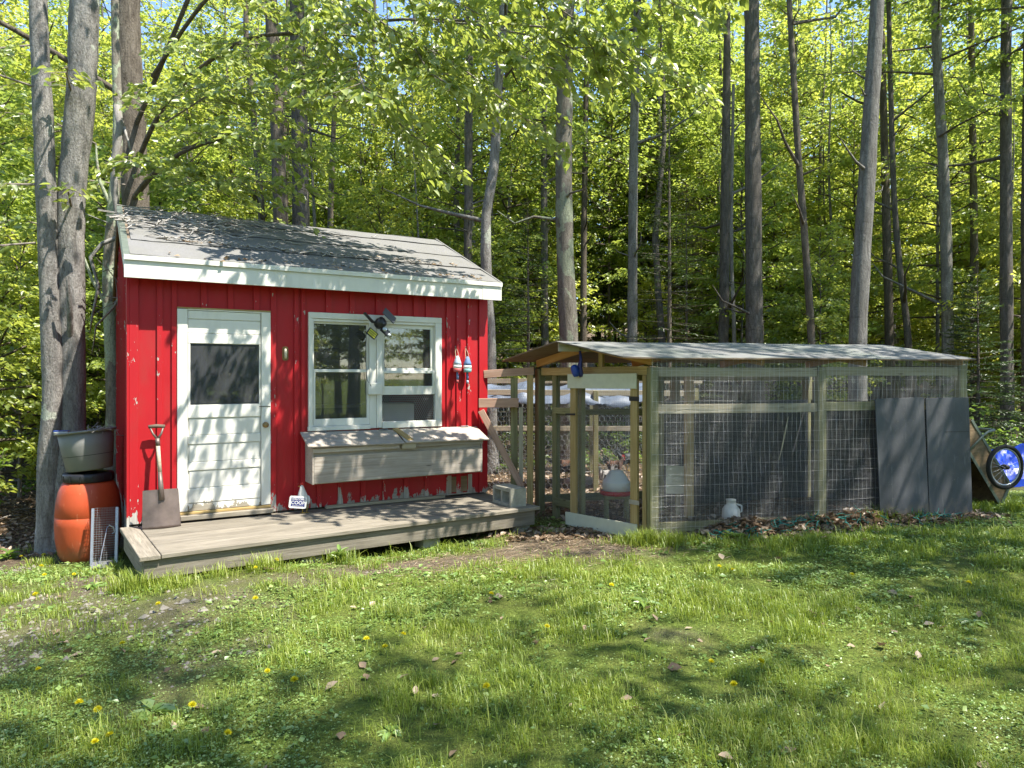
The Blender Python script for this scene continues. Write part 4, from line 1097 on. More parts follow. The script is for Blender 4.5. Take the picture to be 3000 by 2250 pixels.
def rake(x0, x1, mat):
    # white rake board with a curved tail
    return MB().prism([(x0, ye + .01, 2.545), (x0, ye + .05, 2.60), (x0, yr, zr - .17), (x0, yr, zr - .037), (x0, ye + .01, ze - .032)], (x1 - x0, 0, 0)).build("rake_board", mat, shed)
rake(rx0 + .002, rx0 + .026, M['white']); rake(rx1 - .027, rx1 - .003, M['white'])
MB().prism([(rx0 + .002, yr + .001, zr - .037), (rx0 + .002, yr + .001, zr - .17), (rx0 + .002, yb - .01, zb_ - .16), (rx0 + .002, yb - .01, zb_ - .032)], (.024, 0, 0)).build("rake_board", M['roofunder'], shed)

# door
door = bx(shed, "door", (0.476, 1.154), (-0.006, 0.030), (0.320, 2.262), M['white_door'], 0)
def dpart(name, x, z, y=(-0.020, -0.0065), mat='white_door', bv=0.003, parent=None):
    o = bx(shed, name, x, y, z, M[mat], bv)
    mb_ = o.matrix_basis.copy(); o.parent = parent or door
    o.matrix_basis = door.matrix_basis.inverted() @ mb_
    return o
for x in ((0.383, 0.474), (1.158, 1.248)):
    bx(shed, "door_frame", x, (-0.030, 0.02), (0.325, 2.274), M['white'], 0.003)
bx(shed, "door_frame", (0.475, 1.157), (-0.028, 0.02), (2.264, 2.276), M['white'], 0.001)
bx(shed, "door_frame", (0.383, 1.25), (-0.034, 0.0), (2.277, 2.290), M['pine'], 0.001)
dpart("panel_board", (0.478, 1.152), (2.182, 2.260)); dpart("panel_board", (0.478, 1.152), (2.045, 2.176), (-0.015, -0.0065)); dpart("rail", (0.478, 1.152), (1.945, 2.040), (-0.024, -0.0065))
dpart("rail", (0.478, 1.152), (1.222, 1.345), (-0.024, -0.0065)); dpart("panel_board", (0.490, 1.140), (1.056, 1.214), (-0.014, -0.0065)); dpart("rail", (0.478, 1.152), (0.969, 1.050), (-0.022, -0.0065))
dpart("panel_board", (0.490, 1.140), (0.797, 0.962), (-0.014, -0.0065)); dpart("rail", (0.478, 1.152), (0.713, 0.791), (-0.022, -0.0065)); dpart("panel_board", (0.490, 1.140), (0.545, 0.706), (-0.014, -0.0065))
dpart("rail", (0.478, 1.152), (0.400, 0.537), (-0.022, -0.0065)); dpart("rail", (0.478, 1.152), (0.322, 0.392), (-0.018, -0.0065))
dpart("pane", (0.500, 1.136), (1.362, 1.930), (-0.0115, -0.0085), 'doorglass', 0)
dpart("backing_sheet", (0.495, 1.141), (1.350, 1.942), (-0.0080, -0.0065), 'black', 0)
for x in ((0.478, 0.499), (1.137, 1.152)): dpart("stile", x, (1.346, 1.944), (-0.022, -0.0065))
kn = MB().lathe([(0.0, 0.052), (.018, .050), (.026, .040), (.024, .028), (.010, .020), (.010, .006), (.030, .004), (.030, 0.0)][::-1], 16)
kn.build("knob", M['brass'], door, smooth=True, mw=door.matrix_basis.inverted() @ (Matrix.Translation((1.197, -0.030, 1.134)) @ Matrix.Rotation(R(90), 4, 'X')))
bx(shed, "hasp", (1.135, 1.245), (-0.034, -0.0305), (1.318, 1.324), M['iron'], 0)
bx(shed, "threshold", (0.405, 1.262), (-0.10, -0.001), (0.248, 0.292), M['deck'], 0.004)
bx(shed, "threshold", (0.40, 1.25), (-0.034, 0.02), (0.293, 0.318), M['pine'], 0.003)

# windows: one frame with a pair of double-hung units
win = thing("window", None, None); win.parent = shed
bxw = lambda n_, x, y, z, m_='white', bv=0.003, par=None: bx(par or win, n_, x, y, z, M[m_], bv)
bxw("frame", (1.632, 3.158), (-0.030, 0.03), (2.180 + .055, 2.298)); bxw("frame", (1.632, 1.675), (-0.030, 0.03), (1.057, 2.234)); bxw("frame", (3.078, 3.158), (-0.030, 0.03), (1.057, 2.234))
bxw("frame", (1.655, 1.690), (-0.018, 0.03), (1.115, 2.234), bv=0.002); bxw("frame", (2.296, 2.372), (-0.022, 0.03), (1.058, 2.234)); bxw("frame", (2.374, 2.436), (-0.034, 0.03), (1.06, 2.234))
bxw("sill", (1.625, 2.30), (-0.045, 0.03), (1.053, 1.098)); bxw("sill", (2.437, 3.150), (-0.050, 0.03), (1.053, 1.125)); bxw("frame", (1.676, 3.077), (-0.016, 0.03), (2.205, 2.233), bv=0.002)
def sash(x0, x1, z0, z1, y, rail=0.035, botrail=None):
    br_ = botrail or rail
    bx(win, "sash_stile", (x0, x0 + rail), (y, y + .028), (z0, z1), M['white'], 0.002); bx(win, "sash_stile", (x1 - rail, x1), (y, y + .028), (z0, z1), M['white'], 0.002)
    bx(win, "sash_rail", (x0 + rail, x1 - rail), (y, y + .028), (z1 - rail, z1), M['white'], 0.002); bx(win, "sash_rail", (x0 + rail, x1 - rail), (y, y + .028), (z0, z0 + br_), M['white'], 0.002)
    bx(win, "pane", (x0 + rail, x1 - rail), (y + .012, y + .016), (z0 + br_, z1 - rail), M['glass'], 0)
sash(1.676, 2.295, 1.662, 2.204, 0.012, .022); sash(1.676, 2.295, 1.100, 1.700, -0.018, .030, .075)
sash(2.437, 3.077, 1.676, 2.204, 0.012, .042); sash(2.437, 3.077, 1.421, 1.69, -0.018, .030, .095)
hx = hexwire((2.438, 0.0, 1.126), (0.638, 0, 0), (0, 0, 0.294), 0.026, 0.0019, rgb)
hx.build("wire_mesh", M['wirecoarse'], win, kind="stuff")
bx(win, "cord_box", (2.268, 2.425), (-0.060, -0.0345), (1.425, 1.555), M['white'], 0.006)
# nest box hung under the window
nest = thing("nest_box", None, None); nest.parent = shed
nx0, nx1, ny = 1.600, 3.545, -0.300
bx(nest, "front_board", (nx0 + .018, nx1 - .002), (ny, ny + .022), (0.540, 0.812), M['greyboard'], 0.002)
bx(nest, "front_board", (nx0 + .018, nx1 - .002), (ny + .024, ny + .040), (0.80, 0.93), M['greyboard'], 0.002)
bx(nest, "trim_strip", (nx0 + .002, 2.53), (ny - .012, ny + .022), (0.850, 0.896), M['greyboard'], 0.002); bx(nest, "trim_strip", (2.72, nx1), (ny - .010, ny + .022), (0.858, 0.900), M['greyboard'], 0.002)
bx(nest, "trim_block", (2.555, 2.715), (ny - .024, ny + .022), (0.842, 0.915), M['railgrey'], 0.002)
for x in (nx0, nx1 - .02):
    MB().prism([(x, -.0195, .53), (x, -.0195, 1.015), (x, ny + .003, .905), (x, ny + .003, .53)], (.017, 0, 0)).build("side_board", M['greyboard'], nest)
bx(nest, "bottom_board", (nx0 + .02, nx1 - .02), (ny + .023, -.02), (0.53, 0.548), M['greyboard'], 0)
def lid(x0, x1, dz):
    beam(nest, "lid", (x0, -0.185, 0.975 + dz), (x1, -0.185, 0.965 + dz), 0.35, 0.016, (0, -0.36, 0.93), M['greyboard'], 0.002)
lid(nx0 - .055, 2.575, 0.002); lid(2.59, nx1 + .06, 0.0)
beam(nest, "lid_batten", (2.585, -0.04, 1.045), (2.66, -0.31, 0.935), 0.075, 0.014, (0, -0.36, 0.93), M['pine'], 0.002)
for x in (1.72, 2.40, 2.78, 3.40):
    beam(nest, "hinge", (x, -0.04, 1.043), (x + .10, -0.04, 1.043), 0.022, 0.003, (0, -0.36, 0.93), M['metal'], 0)
# little hatch at the foot of the wall
bx(shed, "hatch", (3.285, 3.50), (-0.012, -0.0005), (0.275, 0.455), M['ply'], 0.002)
bx(shed, "hatch_frame", (3.235, 3.283), (-0.024, -0.0195), (0.262, 0.475), M['greyboard'], 0.001); bx(shed, "hatch_frame", (3.502, 3.552), (-0.024, -0.0195), (0.262, 0.475), M['greyboard'], 0.001); bx(shed, "hatch_frame", (3.235, 3.552), (-0.022, -0.0005), (0.248, 0.261), M['greyboard'], 0.001)
bx(shed, "base_strip", (1.80, 3.18), (-0.075, -0.025), (0.2305, 0.262), M['railgrey'], 0.004)

# ------------------------------------------------------------------ deck
DTH = math.atan2(7.72 - 5.548, 0.301 + 2.877)
deck = thing("wooden_deck", "low weathered grey plank deck along the front of the shed", "deck", (-2.877, 5.548, 0.0), DTH)
rgd = np.random.default_rng(4)
dz0, dz1 = 0.190, 0.2265
bx(deck, "plank", (0.0, 0.150), (-0.005, 1.32), (dz0, dz1), M['deck'], 0.004)
yy = 0.0
while yy < 1.30:
    w = 0.138
    cut = rgd.uniform(1.2, 2.8)
    e = 3.85 + rgd.uniform(-.015, .015)
    dz = rgd.uniform(-.002, .002)
    for a_, b_ in ((0.156, cut), (cut + .004, e)) if rgd.random() < .4 else ((0.156, e),):
        bx(deck, "plank", (a_, b_), (yy, yy + w), (dz0 + dz, dz1 + dz), M['deck'], 0.004)
    yy += w + 0.007
bx(deck, "skirt_board", (0.035, 3.80), (0.030, 0.068), (0.035, 0.188), M['deck'], 0.004)
bx(deck, "skirt_board", (0.030, 0.068), (0.070, 1.30), (0.020, 0.188), M['deck'], 0.004)
bx(deck, "skirt_board", (3.765, 3.80), (0.070, 1.2), (0.05, 0.188), M['deck'], 0.004)
for x in (0.5, 1.9, 3.3): bx(deck, "joist", (x, x + .04), (0.07, 1.3), (0.05, 0.1895), M['deck'], 0)
for x in (0.15, 1.3, 2.5, 3.6): bx(deck, "foot_block", (x, x + .19), (0.10, 0.29), (-0.16, 0.05), M['concrete'], 0.006)
# ------------------------------------------------------------------ wire pen (a skewed box: a runs along the long front, b into the depth)
pen = thing("chicken_pen", "roofed timber and wire chicken pen with low grey gable roof", "chicken pen", (PA[0], PA[1], 0.0))
def PP(a, b, z): return Vector((a*PF[0] + b*PG[0], a*PF[1] + b*PG[1], z))
def pgz(a, b): return gz1(PA[0] + a*PF[0] + b*PG[0], PA[1] + a*PF[1] + b*PG[1])
FV = Vector((PF[0], PF[1], 0)); GV = Vector((PG[0], PG[1], 0))
FN = Vector((PF[1], -PF[0], 0))      # outward normal of the long front
EN = Vector((-PG[1], PG[0], 0)); EN = EN if EN.x < 0 else -EN   # outward normal of the gable end
rgp = np.random.default_rng(9)
ztop = 1.715
for (a, b) in ((0, 0), (1.876, 0), (PL, 0)):
    beam(pen, "post", PP(a, b, min(pgz(a, b), 0.05) - .15), PP(a, b, ztop + (.03 if a > 3 else 0)), .089, .089, FN, M['treated'], .004)
for (a, b) in ((0, PWID), (1.75, PWID), (PL, PWID), (0.42, PWID*.98)):
    beam(pen, "post", PP(a, b, -.2), PP(a, b, ztop), .089, .089, EN, M['treated'], .004)
# rails of the long front
def frail(a0, a1, z, w=.092, off=-.0, mat='railgrey', b=0.0, t=.036):
    return beam(pen, "rail", PP(a0, b, z) + FN*off, PP(a1, b, z) + FN*off, w, t, FN, M[mat], .003)
frail(.048, 1.829, 1.668); frail(1.923, PL - .047, 1.678); frail(.048, 1.829, 1.300); frail(1.923, PL - .047, 1.31, off=-.02, mat='treated')
frail(.048, 1.829, .13, .09, 0.0, 'treated'); frail(1.923, PL - .047, .13, .09, 0.0, 'treated')
# back rails and dark back sheets
frail(.05, 1.70, 1.615, .09, 0, 'treated', PWID); frail(1.80, PL - .05, 1.615, .09, 0, 'treated', PWID)
frail(.05, 1.70, .16, .09, 0, 'treated', PWID); frail(.05, 1.70, 1.19, .07, 0, 'treated', PWID)
for a0, a1 in ((1.46, 2.16), (2.165, 2.88), (2.885, PL - .06)):
    beam(pen, "back_sheet", PP((a0+a1)/2, PWID - .062, -.05), PP((a0+a1)/2, PWID - .062, 1.325), (a1 - a0), .010, FN, M['black'], 0)
beam(pen, "end_sheet", PP(PL - .055, PWID/2, .02), PP(PL - .055, PWID/2, 1.325), PWID - .22, .010, EN, M['black'], 0)
# gable end: rails, studs, king post, rafters
beam(pen, "rail", PP(-.002, .047, 1.682), PP(-.002, PWID - .047, 1.682), .09, .036, EN, M['pine'], .003)
beam(pen, "rail", PP(PL, .047, 1.70), PP(PL, PWID - .047, 1.70), .09, .036, EN, M['treated'], .003)
beam(pen, "stud", PP(0, 1.075, -.1), PP(0, 1.075, 1.636), .045, .06, EN, M['treated'], .003)
beam(pen, "stud", PP(0.05, 1.62, -.1), PP(0.05, 1.62, 1.636), .080, .06, EN, M['treated'], .003)
beam(pen, "stud", PP(0, .09, -.1), PP(0, .09, 1.636), .05, .06, EN, M['pine'], .003)
beam(pen, "rail", PP(0, 1.10, 1.23), PP(0, 1.58, 1.23), .07, .03, EN, M['treated'], .003); beam(pen, "rail", PP(0, 1.10, .17), PP(0, 1.58, .17), .09, .03, EN, M['treated'], .003)
# inner posts and a slanting stick seen through the wire
beam(pen, "post", PP(1.23, 1.01, -.1), PP(1.23, 1.01, 1.72), .085, .085, FN, M['pine'], .004)
beam(pen, "post", PP(1.15, 1.35, -.1), PP(1.15, 1.35, 1.72), .07, .07, FN, M['treated'], .004)
zr_, ze_ = 2.006, 1.812
ridge_b = PWID/2
def roofpt(a, b): return PP(a, b, zr_ - abs(b - ridge_b)/(ridge_b + .12)*(zr_ - ze_))
for a in (-0.02, 1.2, 2.4, PL):
    mt_ = 'orange'
    beam(pen, "rafter", roofpt(a, -.02) - Vector((0, 0, .055)), roofpt(a, ridge_b - .02) - Vector((0, 0, .055)), .036, .085, (0, 0, 1), M[mt_], .003)
    beam(pen, "rafter", roofpt(a, PWID + .02) - Vector((0, 0, .055)), roofpt(a, ridge_b + .02) - Vector((0, 0, .055)), .036, .085, (0, 0, 1), M[mt_], .003)
beam(pen, "ridge_board", PP(-.37, ridge_b, zr_ - .062), PP(PL + .03, ridge_b, zr_ - .062), .032, .10, (0, 0, 1), M['railgrey'], .002)
beam(pen, "king_post", PP(-.004, ridge_b - .18, 1.729), PP(-.004, ridge_b - .18, 1.90), .06, .036, EN, M['pine'], .002)
# roof sheets: weathered tops, brown undersides
def roofsheet(a0, a1, b0, b1, lift):
    n = 10; mb = MB(); rg = np.random.default_rng(int((a0+5)*100 + b0*10)); top, bot = [], []
    for j in range(7):
        for i in range(n + 1):
            a = a0 + (a1-a0)*i/n; b = b0 + (b1-b0)*j/6
            p = roofpt(a, b); p.z += lift + rg.uniform(-.003, .003) - (.010*math.sin(3.1*i/n) if j in (0, 6) else 0)
            top.append(p); bot.append(p - Vector((0, 0, .014)))
    N = n + 1; K = len(top)
    f = [(j*N+i, j*N+i+1, (j+1)*N+i+1, (j+1)*N+i) for j in range(6) for i in range(n)]
    fs_ = f + [tuple(K + q_ for q_ in reversed(x)) for x in f]
    rim = [j*N for j in range(7)] ; rim = list(range(N)) + [j*N + n for j in range(1, 7)] + [6*N + i for i in range(n-1, -1, -1)] + [j*N for j in range(5, 0, -1)]
    fs_ += [(rim[i], rim[(i+1) % len(rim)], K + rim[(i+1) % len(rim)], K + rim[i]) for i in range(len(rim))]
    me_ = MB().add(top + bot, fs_).mesh("roof_sheet")
    me_.materials.append(M['penroof']); me_.materials.append(M['roofunder'])
    nf = len(f)
    for i, p in enumerate(me_.polygons):
        if i >= nf: p.material_index = 1
        if abs(p.normal.z) > .5 and ((p.normal.z > 0) != (i < nf)): pass
    return link("roof_sheet", me_, None, pen)
roofsheet(-.40, 1.60, -.12, ridge_b - .002, .004); roofsheet(1.603, PL + .05, -.12, ridge_b - .002, .006)
roofsheet(-.40, 1.60, ridge_b + .002, PWID + .12, .004); roofsheet(1.603, PL + .05, ridge_b + .002, PWID + .12, .005)
# wire on the long front: fine hardware cloth and a coarser fence wire over it
def front_wire(a0, a1, z0, z1, name):
    P_ = PP(a0, 0, z0) + FN*.049
    wires(P_, FV*(a1-a0), Vector((0, 0, z1-z0)), .0127, .0127, .00062, rgp, .0012, 9).build(name, M['wire'], pen, kind="stuff")
    wires(P_ + FN*.004, FV*(a1-a0), Vector((0, 0, z1-z0)), .0508, .102, .00092, rgp, .006, 9).build("fence_wire", M['wirecoarse'], pen, kind="stuff")
front_wire(-.03, 1.87, .03, 1.79, "hardware_cloth"); front_wire(1.875, PL + .035, .03, 1.80, "hardware_cloth")
P_ = PP(0, 1.06, .08) + EN*-.035
wires(P_, GV*.75, Vector((0, 0, 1.56)), .0127, .0127, .0005, rgp, .0012, 5).build("hardware_cloth", M['wire'], pen, kind="stuff")
P_ = PP(.05, PWID + .05, .05)
wires(P_, FV*1.7, Vector((0, 0, 1.55)), .025, .051, .0007, rgp, .003, 6).build("back_wire", M['wire'], pen, kind="stuff")
# gate in the gable end, standing slightly ajar
gate_h = PP(.0, .155, 0) + EN*.045
gdir = (GV + EN*.10).normalized(); gn = Vector((-gdir.y, gdir.x, 0)); gn = gn if gn.dot(EN) > 0 else -gn
def gp(t, z, o=0.0): return gate_h + gdir*t + Vector((0, 0, z)) + gn*o
gate = beam(pen, "gate", gp(.0 + .045, .02), gp(.045, 1.60), .09, .036, gn, M['pine'], .003, label="gate stile of yellow pine")
def gpart(name, p0, p1, w, t, mat, bv=.003, n_=None):
    o = beam(pen, name, p0, p1, w, t, n_ or gn, M[mat], bv); mb_ = o.matrix_basis.copy(); o.parent = gate
    o.matrix_basis = gate.matrix_basis.inverted() @ mb_
    return o
GW = .955
gpart("stile", gp(GW - .05, .03), gp(GW - .05, 1.58), .085, .036, 'pine')
gpart("cross_board", gp(-.005, 1.578, .030), gp(GW + .012, 1.572, .030), .155, .019, 'board_white', .002)
gpart("cross_board", gp(-.012, .072, .030), gp(GW + .045, .058, .030), .145, .019, 'board_white', .002)
gpart("hinge", gp(-.03, 1.40, .021), gp(.10, 1.40, .021), .045, .004, 'iron', 0); gpart("hinge", gp(-.03, .36, .021), gp(.10, .36, .021), .045, .004, 'metal', 0)
gpart("latch", gp(GW - .09, 1.21, .024), gp(GW + .05, 1.205, .030), .022, .012, 'iron', .002)
gw = wires(gp(.05, .12, -.02), gdir*(GW - .10), Vector((0, 0, 1.40)), .0127, .0127, .0005, rgp, .0012, 5).build("hardware_cloth", M['wire'], pen, kind="stuff")
gw.parent = gate; gw.matrix_basis = gate.matrix_basis.inverted()

# ------------------------------------------------------------------ wire fence between shed and pen
fence = thing("wire_fence", "short reddish rail and chicken-wire fence joining shed and pen", "fence", (0.0, 8.5, 0.0))
fo = Vector((0, 8.5, 0))
def fb(name, p0, p1, w, t, mat, n_=(0, -1, 0)): return beam(fence, name, Vector(p0) - fo, Vector(p1) - fo, w, t, n_, M[mat], .003)
fb("rail", (-.335, 8.575, 1.652), (.262, 8.545, 1.690), .092, .036, 'redwood'); fb("rail", (-.392, 8.47, 1.312), (.078, 8.475, 1.316), .108, .030, 'redwood')
fb("brace", (-.365, 8.44, 1.225), (.112, 8.44, .335), .075, .036, 'redwood')
fb("post", (.026, 8.60, -.1), (.026, 8.60, 1.61), .085, .04, 'treated'); fb("post", (.215, 8.55, -.1), (.215, 8.55, 1.64), .075, .045, 'pine'); fb("post", (.105, 8.50, .25), (.105, 8.50, 1.26), .05, .05, 'railgrey')
hexwire(Vector((-.34, 8.66, .10)) - fo, (.62, 0, 0), (0, 0, 1.20), .055, .0016, rgp).build("chicken_wire", M['wire'], fence, kind="stuff")
hexwire(Vector((-.34, 8.67, 1.30)) - fo, (.62, 0, 0), (0, 0, .32), .03, .0011, rgp).build("chicken_wire", M['wire'], fence, kind="stuff")

# ------------------------------------------------------------------ tarp-covered run behind, seen through the wire
run = thing("covered_run", "low wire run under a pale blue sagging tarp behind the fence", "chicken run", (1.3, 11.0, 0.0))
ro = Vector((1.3, 11.0, 0))
for x, y in ((-.6, 10.4), (1.2, 10.3), (2.35, 10.4), (-.5, 12.2), (1.35, 12.2), (3.1, 12.1)):
    beam(run, "post", Vector((x, y, -.2)) - ro, Vector((x, y, 1.42)) - ro, .07, .05, (0, -1, 0), M['treated'], .003)
for p0, p1 in (((-.7, 10.35, 1.40), (2.5, 10.35, 1.38)), ((-.6, 12.2, 1.55), (3.2, 12.1, 1.55)), ((-.6, 12.15, .75), (3.2, 12.05, .75))):
    beam(run, "rail", Vector(p0) - ro, Vector(p1) - ro, .08, .036, (0, -1, 0), M['railgrey'], .003)
def cloth(name, fn, nu, nv, mat, parent, smooth=True):
    vs_ = [fn(i/nu, j/nv) for j in range(nv+1) for i in range(nu+1)]; N = nu + 1
    return MB().add(vs_, [(j*N+i, j*N+i+1, (j+1)*N+i+1, (j+1)*N+i) for j in range(nv) for i in range(nu)]).build(name, mat, parent, smooth=smooth)
def tarp_fn(u, v):
    x = -.8 + 2.7*u + .12*v; y = 10.25 + .75*v
    z = 1.38 + .16*v - .07*math.sin(3.14*((u*3) % 1)) + (float(fbm(u*14, v*9, 5)) - .5)*.12
    if v < .08: z -= .11; y = 10.25
    return Vector((x, y, z)) - ro
cloth("tarp", tarp_fn, 60, 26, M['paletarp'], run)
hexwire(Vector((-.6, 10.36, .0)) - ro, (3.0, 0, 0), (0, 0, 1.36), .08, .0015, rgp).build("chicken_wire", M['wire'], run, kind="stuff")
hexwire(Vector((-.5, 12.2, .0)) - ro, (3.6, 0, 0), (0, 0, 1.5), .09, .0018, rgp).build("chicken_wire", M['wire'], run, kind="stuff")

# ------------------------------------------------------------------ charcoal boards leaning on the pen's front
for k, (a0, a1, lab) in enumerate(((2.500, 3.100, "charcoal sheet leaning on the pen front, next to open wire"), (3.106, 3.655, "charcoal sheet leaning on the pen front, at the pen's right corner"))):
    base = PP((a0+a1)/2 + .015, 0, .105) + FN*.105; top = PP((a0+a1)/2 - .02*(1-k), 0, 1.395) + FN*.068
    t_ = thing("black_board", lab, "board", Vector((PA[0], PA[1], 0)) + base, 0.0, "charcoal boards leaning on the pen")
    beam(t_, "sheet", (0, 0, 0), top - base, a1 - a0, .012, FN, M['blackply'], .002)
    if k: beam(t_, "staple_strip", (top - base)*.715 - FV*.05 + FN*.0075, (top - base)*.715 + FV*.26 + FN*.0075, .004, .002, FN, M['iron'], 0)
# ------------------------------------------------------------------ things on and beside the shed
def SW(s, y, z): return Vector((SC0[0] + s*SE[0] + y*SB[0], SC0[1] + s*SE[1] + y*SB[1], z))

# square-mouth shovel against the wall
shv = thing("shovel", "rusty square-mouth shovel standing against red wall beside the door", "shovel", SW(.235, -.27, .2275), STH)
def sp(x, y, z): return Vector((x, y, z))
lean = Vector((-.045, .19, .93)).normalized()
top = lean*1.0
mb = MB(); n, m_ = 12, 12; V_ = []
for j in range(m_ + 1):
    for i in range(n + 1):
        u = i/n*2 - 1; v = j/m_
        w = .150 + .012*(1 - v)
        crown = -.035*(1 - u*u)*(.4 + .6*v) + .02*v
        rib = -.020*math.exp(-((abs(u) - .42)/.05)**2)*(1 if .2 < v < .75 else 0) - .030*math.exp(-(u/.10)**2)*max(0, (v - .25)/.75)
        p = lean*(v*.36) + Vector((1, 0, 0))*(u*w + .012*v) + Vector((0, 1, -.2)).normalized()*(.02 + crown + rib + .03*(1-v)*(u*u))
        V_.append(p)
N = n + 1
fr_ = [(j*N+i, j*N+i+1, (j+1)*N+i+1, (j+1)*N+i) for j in range(m_) for i in range(n)]
K = len(V_); V2 = [p + Vector((0, .003, 0)) for p in V_]
mb.add(V_ + V2, fr_ + [tuple(K+q_ for q_ in reversed(f)) for f in fr_] + [(i, K+i, K+i+1, i+1) for i in range(n)])
mb.build("blade", M['rust'], shv, smooth=True)
off = Vector((.012, .0, 0))
MB().tube([lean*.26 + off, lean*.40 + off, lean*.52 + off], [.026, .023, .019], 10).build("socket", M['rust'], shv, smooth=True)
MB().tube([lean*.50 + off, lean*.66 + off, lean*.795 + off], [.019, .018, .018], 10).build("shaft", M['handle'], shv, smooth=True)
yl = lean*.795 + off
MB().tube([yl - lean*.03, yl + lean*.04], [.021, .020], 10).tube([yl + lean*.03, yl + lean*.085 + Vector((-.035, 0, 0)), yl + lean*.15 + Vector((-.058, 0, 0))], [.012, .010, .009], 7).tube([yl + lean*.03, yl + lean*.085 + Vector((.035, 0, 0)), yl + lean*.15 + Vector((.058, 0, 0))], [.012, .010, .009], 7).build("yoke", M['rust'], shv, smooth=True)
MB().tube([yl + lean*.152 + Vector((-.07, 0, 0)), yl + lean*.157, yl + lean*.152 + Vector((.07, 0, 0))], [.016, .018, .016], 10).build("grip", M['handle_dark'], shv, smooth=True)

# hen ornament with a WELCOME COOP sign
hen = thing("hen_sign", "white hen ornament holding a small navy welcome sign by the shed wall", "garden ornament", SW(1.500, -.155, .2285), STH - R(10))
body = bpy.data.meshes.new("hen_body")
def skin_obj(name, pts, edges, radii, mat, parent, sub=2, mw=None):
    """a continuous body grown over a small skeleton"""
    me_ = bpy.data.meshes.new(name); me_.from_pydata([tuple(p) for p in pts], edges, []); me_.update()
    o = link(name, me_, mat, parent, mw)
    md = o.modifiers.new("skin", 'SKIN'); md.use_smooth_shade = True
    sv = me_.skin_vertices[0].data if me_.skin_vertices else None
    if sv is None:
        bm = bmesh.new(); bm.from_mesh(me_); bm.verts.layers.skin.verify(); bm.to_mesh(me_); bm.free(); sv = me_.skin_vertices[0].data
    for i, r in enumerate(radii):
        sv[i].radius = r if hasattr(r, '__len__') else (r, r); sv[i].use_root = (i == 0)
    if sub:
        s_ = o.modifiers.new("smooth", 'SUBSURF'); s_.levels = sub; s_.render_levels = sub
    return o
skin_obj("body", [(.04, .03, .10), (.04, .02, .15), (.035, .01, .20), (.03, 0, .245), (.028, -.002, .275), (.012, -.004, .28)], [(0, 1), (1, 2), (2, 3), (3, 4), (4, 5)],
         [(.050, .035), (.062, .042), (.046, .034), (.028, .024), (.024, .022), (.007, .007)], M['bird_white'], hen)
MB().prism([(.012, -.001, .292), (.020, -.001, .313), (.028, -.001, .306), (.036, -.001, .316), (.044, -.001, .304), (.050, -.001, .290), (.03, -.001, .288)], (0, .006, 0)).build("comb", M['comb'], hen)
MB().prism([(.006, -.004, .262), (.014, -.004, .262), (.012, -.004, .238), (.005, -.004, .244)], (0, .006, 0)).build("wattle", M['comb'], hen)
MB().add([(-.012, -.003, .274), (.008, -.010, .282), (.008, .004, .282), (.008, -.003, .270)], [(0, 1, 2), (0, 3, 1), (0, 2, 3), (1, 3, 2)]).build("beak", M['beak'], hen)
MB().lathe([(0, .004), (.0035, .003), (.0045, 0)][::-1], 8).build("eye", M['blackplastic'], hen, mw=Matrix.Translation((.014, -.0245, .283)) @ Matrix.Rotation(R(90), 4, 'X'))
skin_obj("wing", [(.085, .02, .175), (.095, .015, .13), (.092, .01, .085)], [(0, 1), (1, 2)], [(.010, .02), (.012, .026), (.006, .012)], M['bird_white'], hen)
for x in (.035, .078):
    lg = MB().tube([(x, .012, .10), (x + .004, .006, .05), (x, .004, .006)], [.0045, .004, .004], 6)
    for dx in (-.022, 0, .022): lg.tube([(x, .004, .006), (x + dx, -.024, .003)], [.0035, .002], 5)
    lg.tube([(x, .004, .006), (x, .022, .003)], [.0035, .002], 5)
    lg.build("leg", M['beak'], hen, smooth=True)
tilt = Matrix.Translation((-.012, -.048, .122)) @ Matrix.Rotation(R(7), 4, 'Y') @ Matrix.Rotation(R(-6), 4, 'X')
def rrect(w, h, r, y, n=5):
    out = []
    for cx, cz, a0 in ((w-r, h-r, 0), (-w+r, h-r, 90), (-w+r, -h+r, 180), (w-r, -h+r, 270)):
        for k in range(n + 1):
            t = R(a0 + 90*k/n); out.append((cx + r*math.cos(t), y, cz + r*math.sin(t)))
    return out
sg = MB().prism(rrect(.086, .061, .018, 0), (0, .008, 0)).build("sign_board", M['white_plastic'], hen, mw=tilt)
MB().prism([(-.068, -.0015, -.043), (.068, -.0015, -.043), (.068, -.0015, .043), (-.068, -.0015, .043)], (0, .0012, 0)).build("sign_face", M['navy'], sg)
def text(parent, s_, size, x, z, y, mat, name="lettering", bold=0.0):
    cu = bpy.data.curves.new(name, 'FONT'); cu.body = s_; cu.size = size; cu.align_x = 'CENTER'; cu.align_y = 'CENTER'; cu.extrude = .0006; cu.offset = bold
    cu.materials.append(mat)
    tmp = bpy.data.objects.new(name, cu); COL.objects.link(tmp); bpy.context.view_layer.update()
    tm_ = bpy.data.meshes.new_from_object(tmp.evaluated_get(bpy.context.evaluated_depsgraph_get()))
    bpy.data.objects.remove(tmp)
    o = bpy.data.objects.new(name, tm_); COL.objects.link(o); o.parent = parent
    o.matrix_local = Matrix.Translation((x, y, z)) @ Matrix.Rotation(R(90), 4, 'X')
    return o
text(sg, "WELCOME", .026, 0, .029, -.0028, M['white_plastic'], bold=.0002)
text(sg, "COOP", .047, 0, -.007, -.0028, M['white_plastic'], bold=.0004)
for k in range(9): bx(sg, "ornament", (-.054 + k*.0122, -.054 + k*.0122 + .008), (-.0030, -.0018), (-.0385, -.0350), M['white_plastic'], 0)

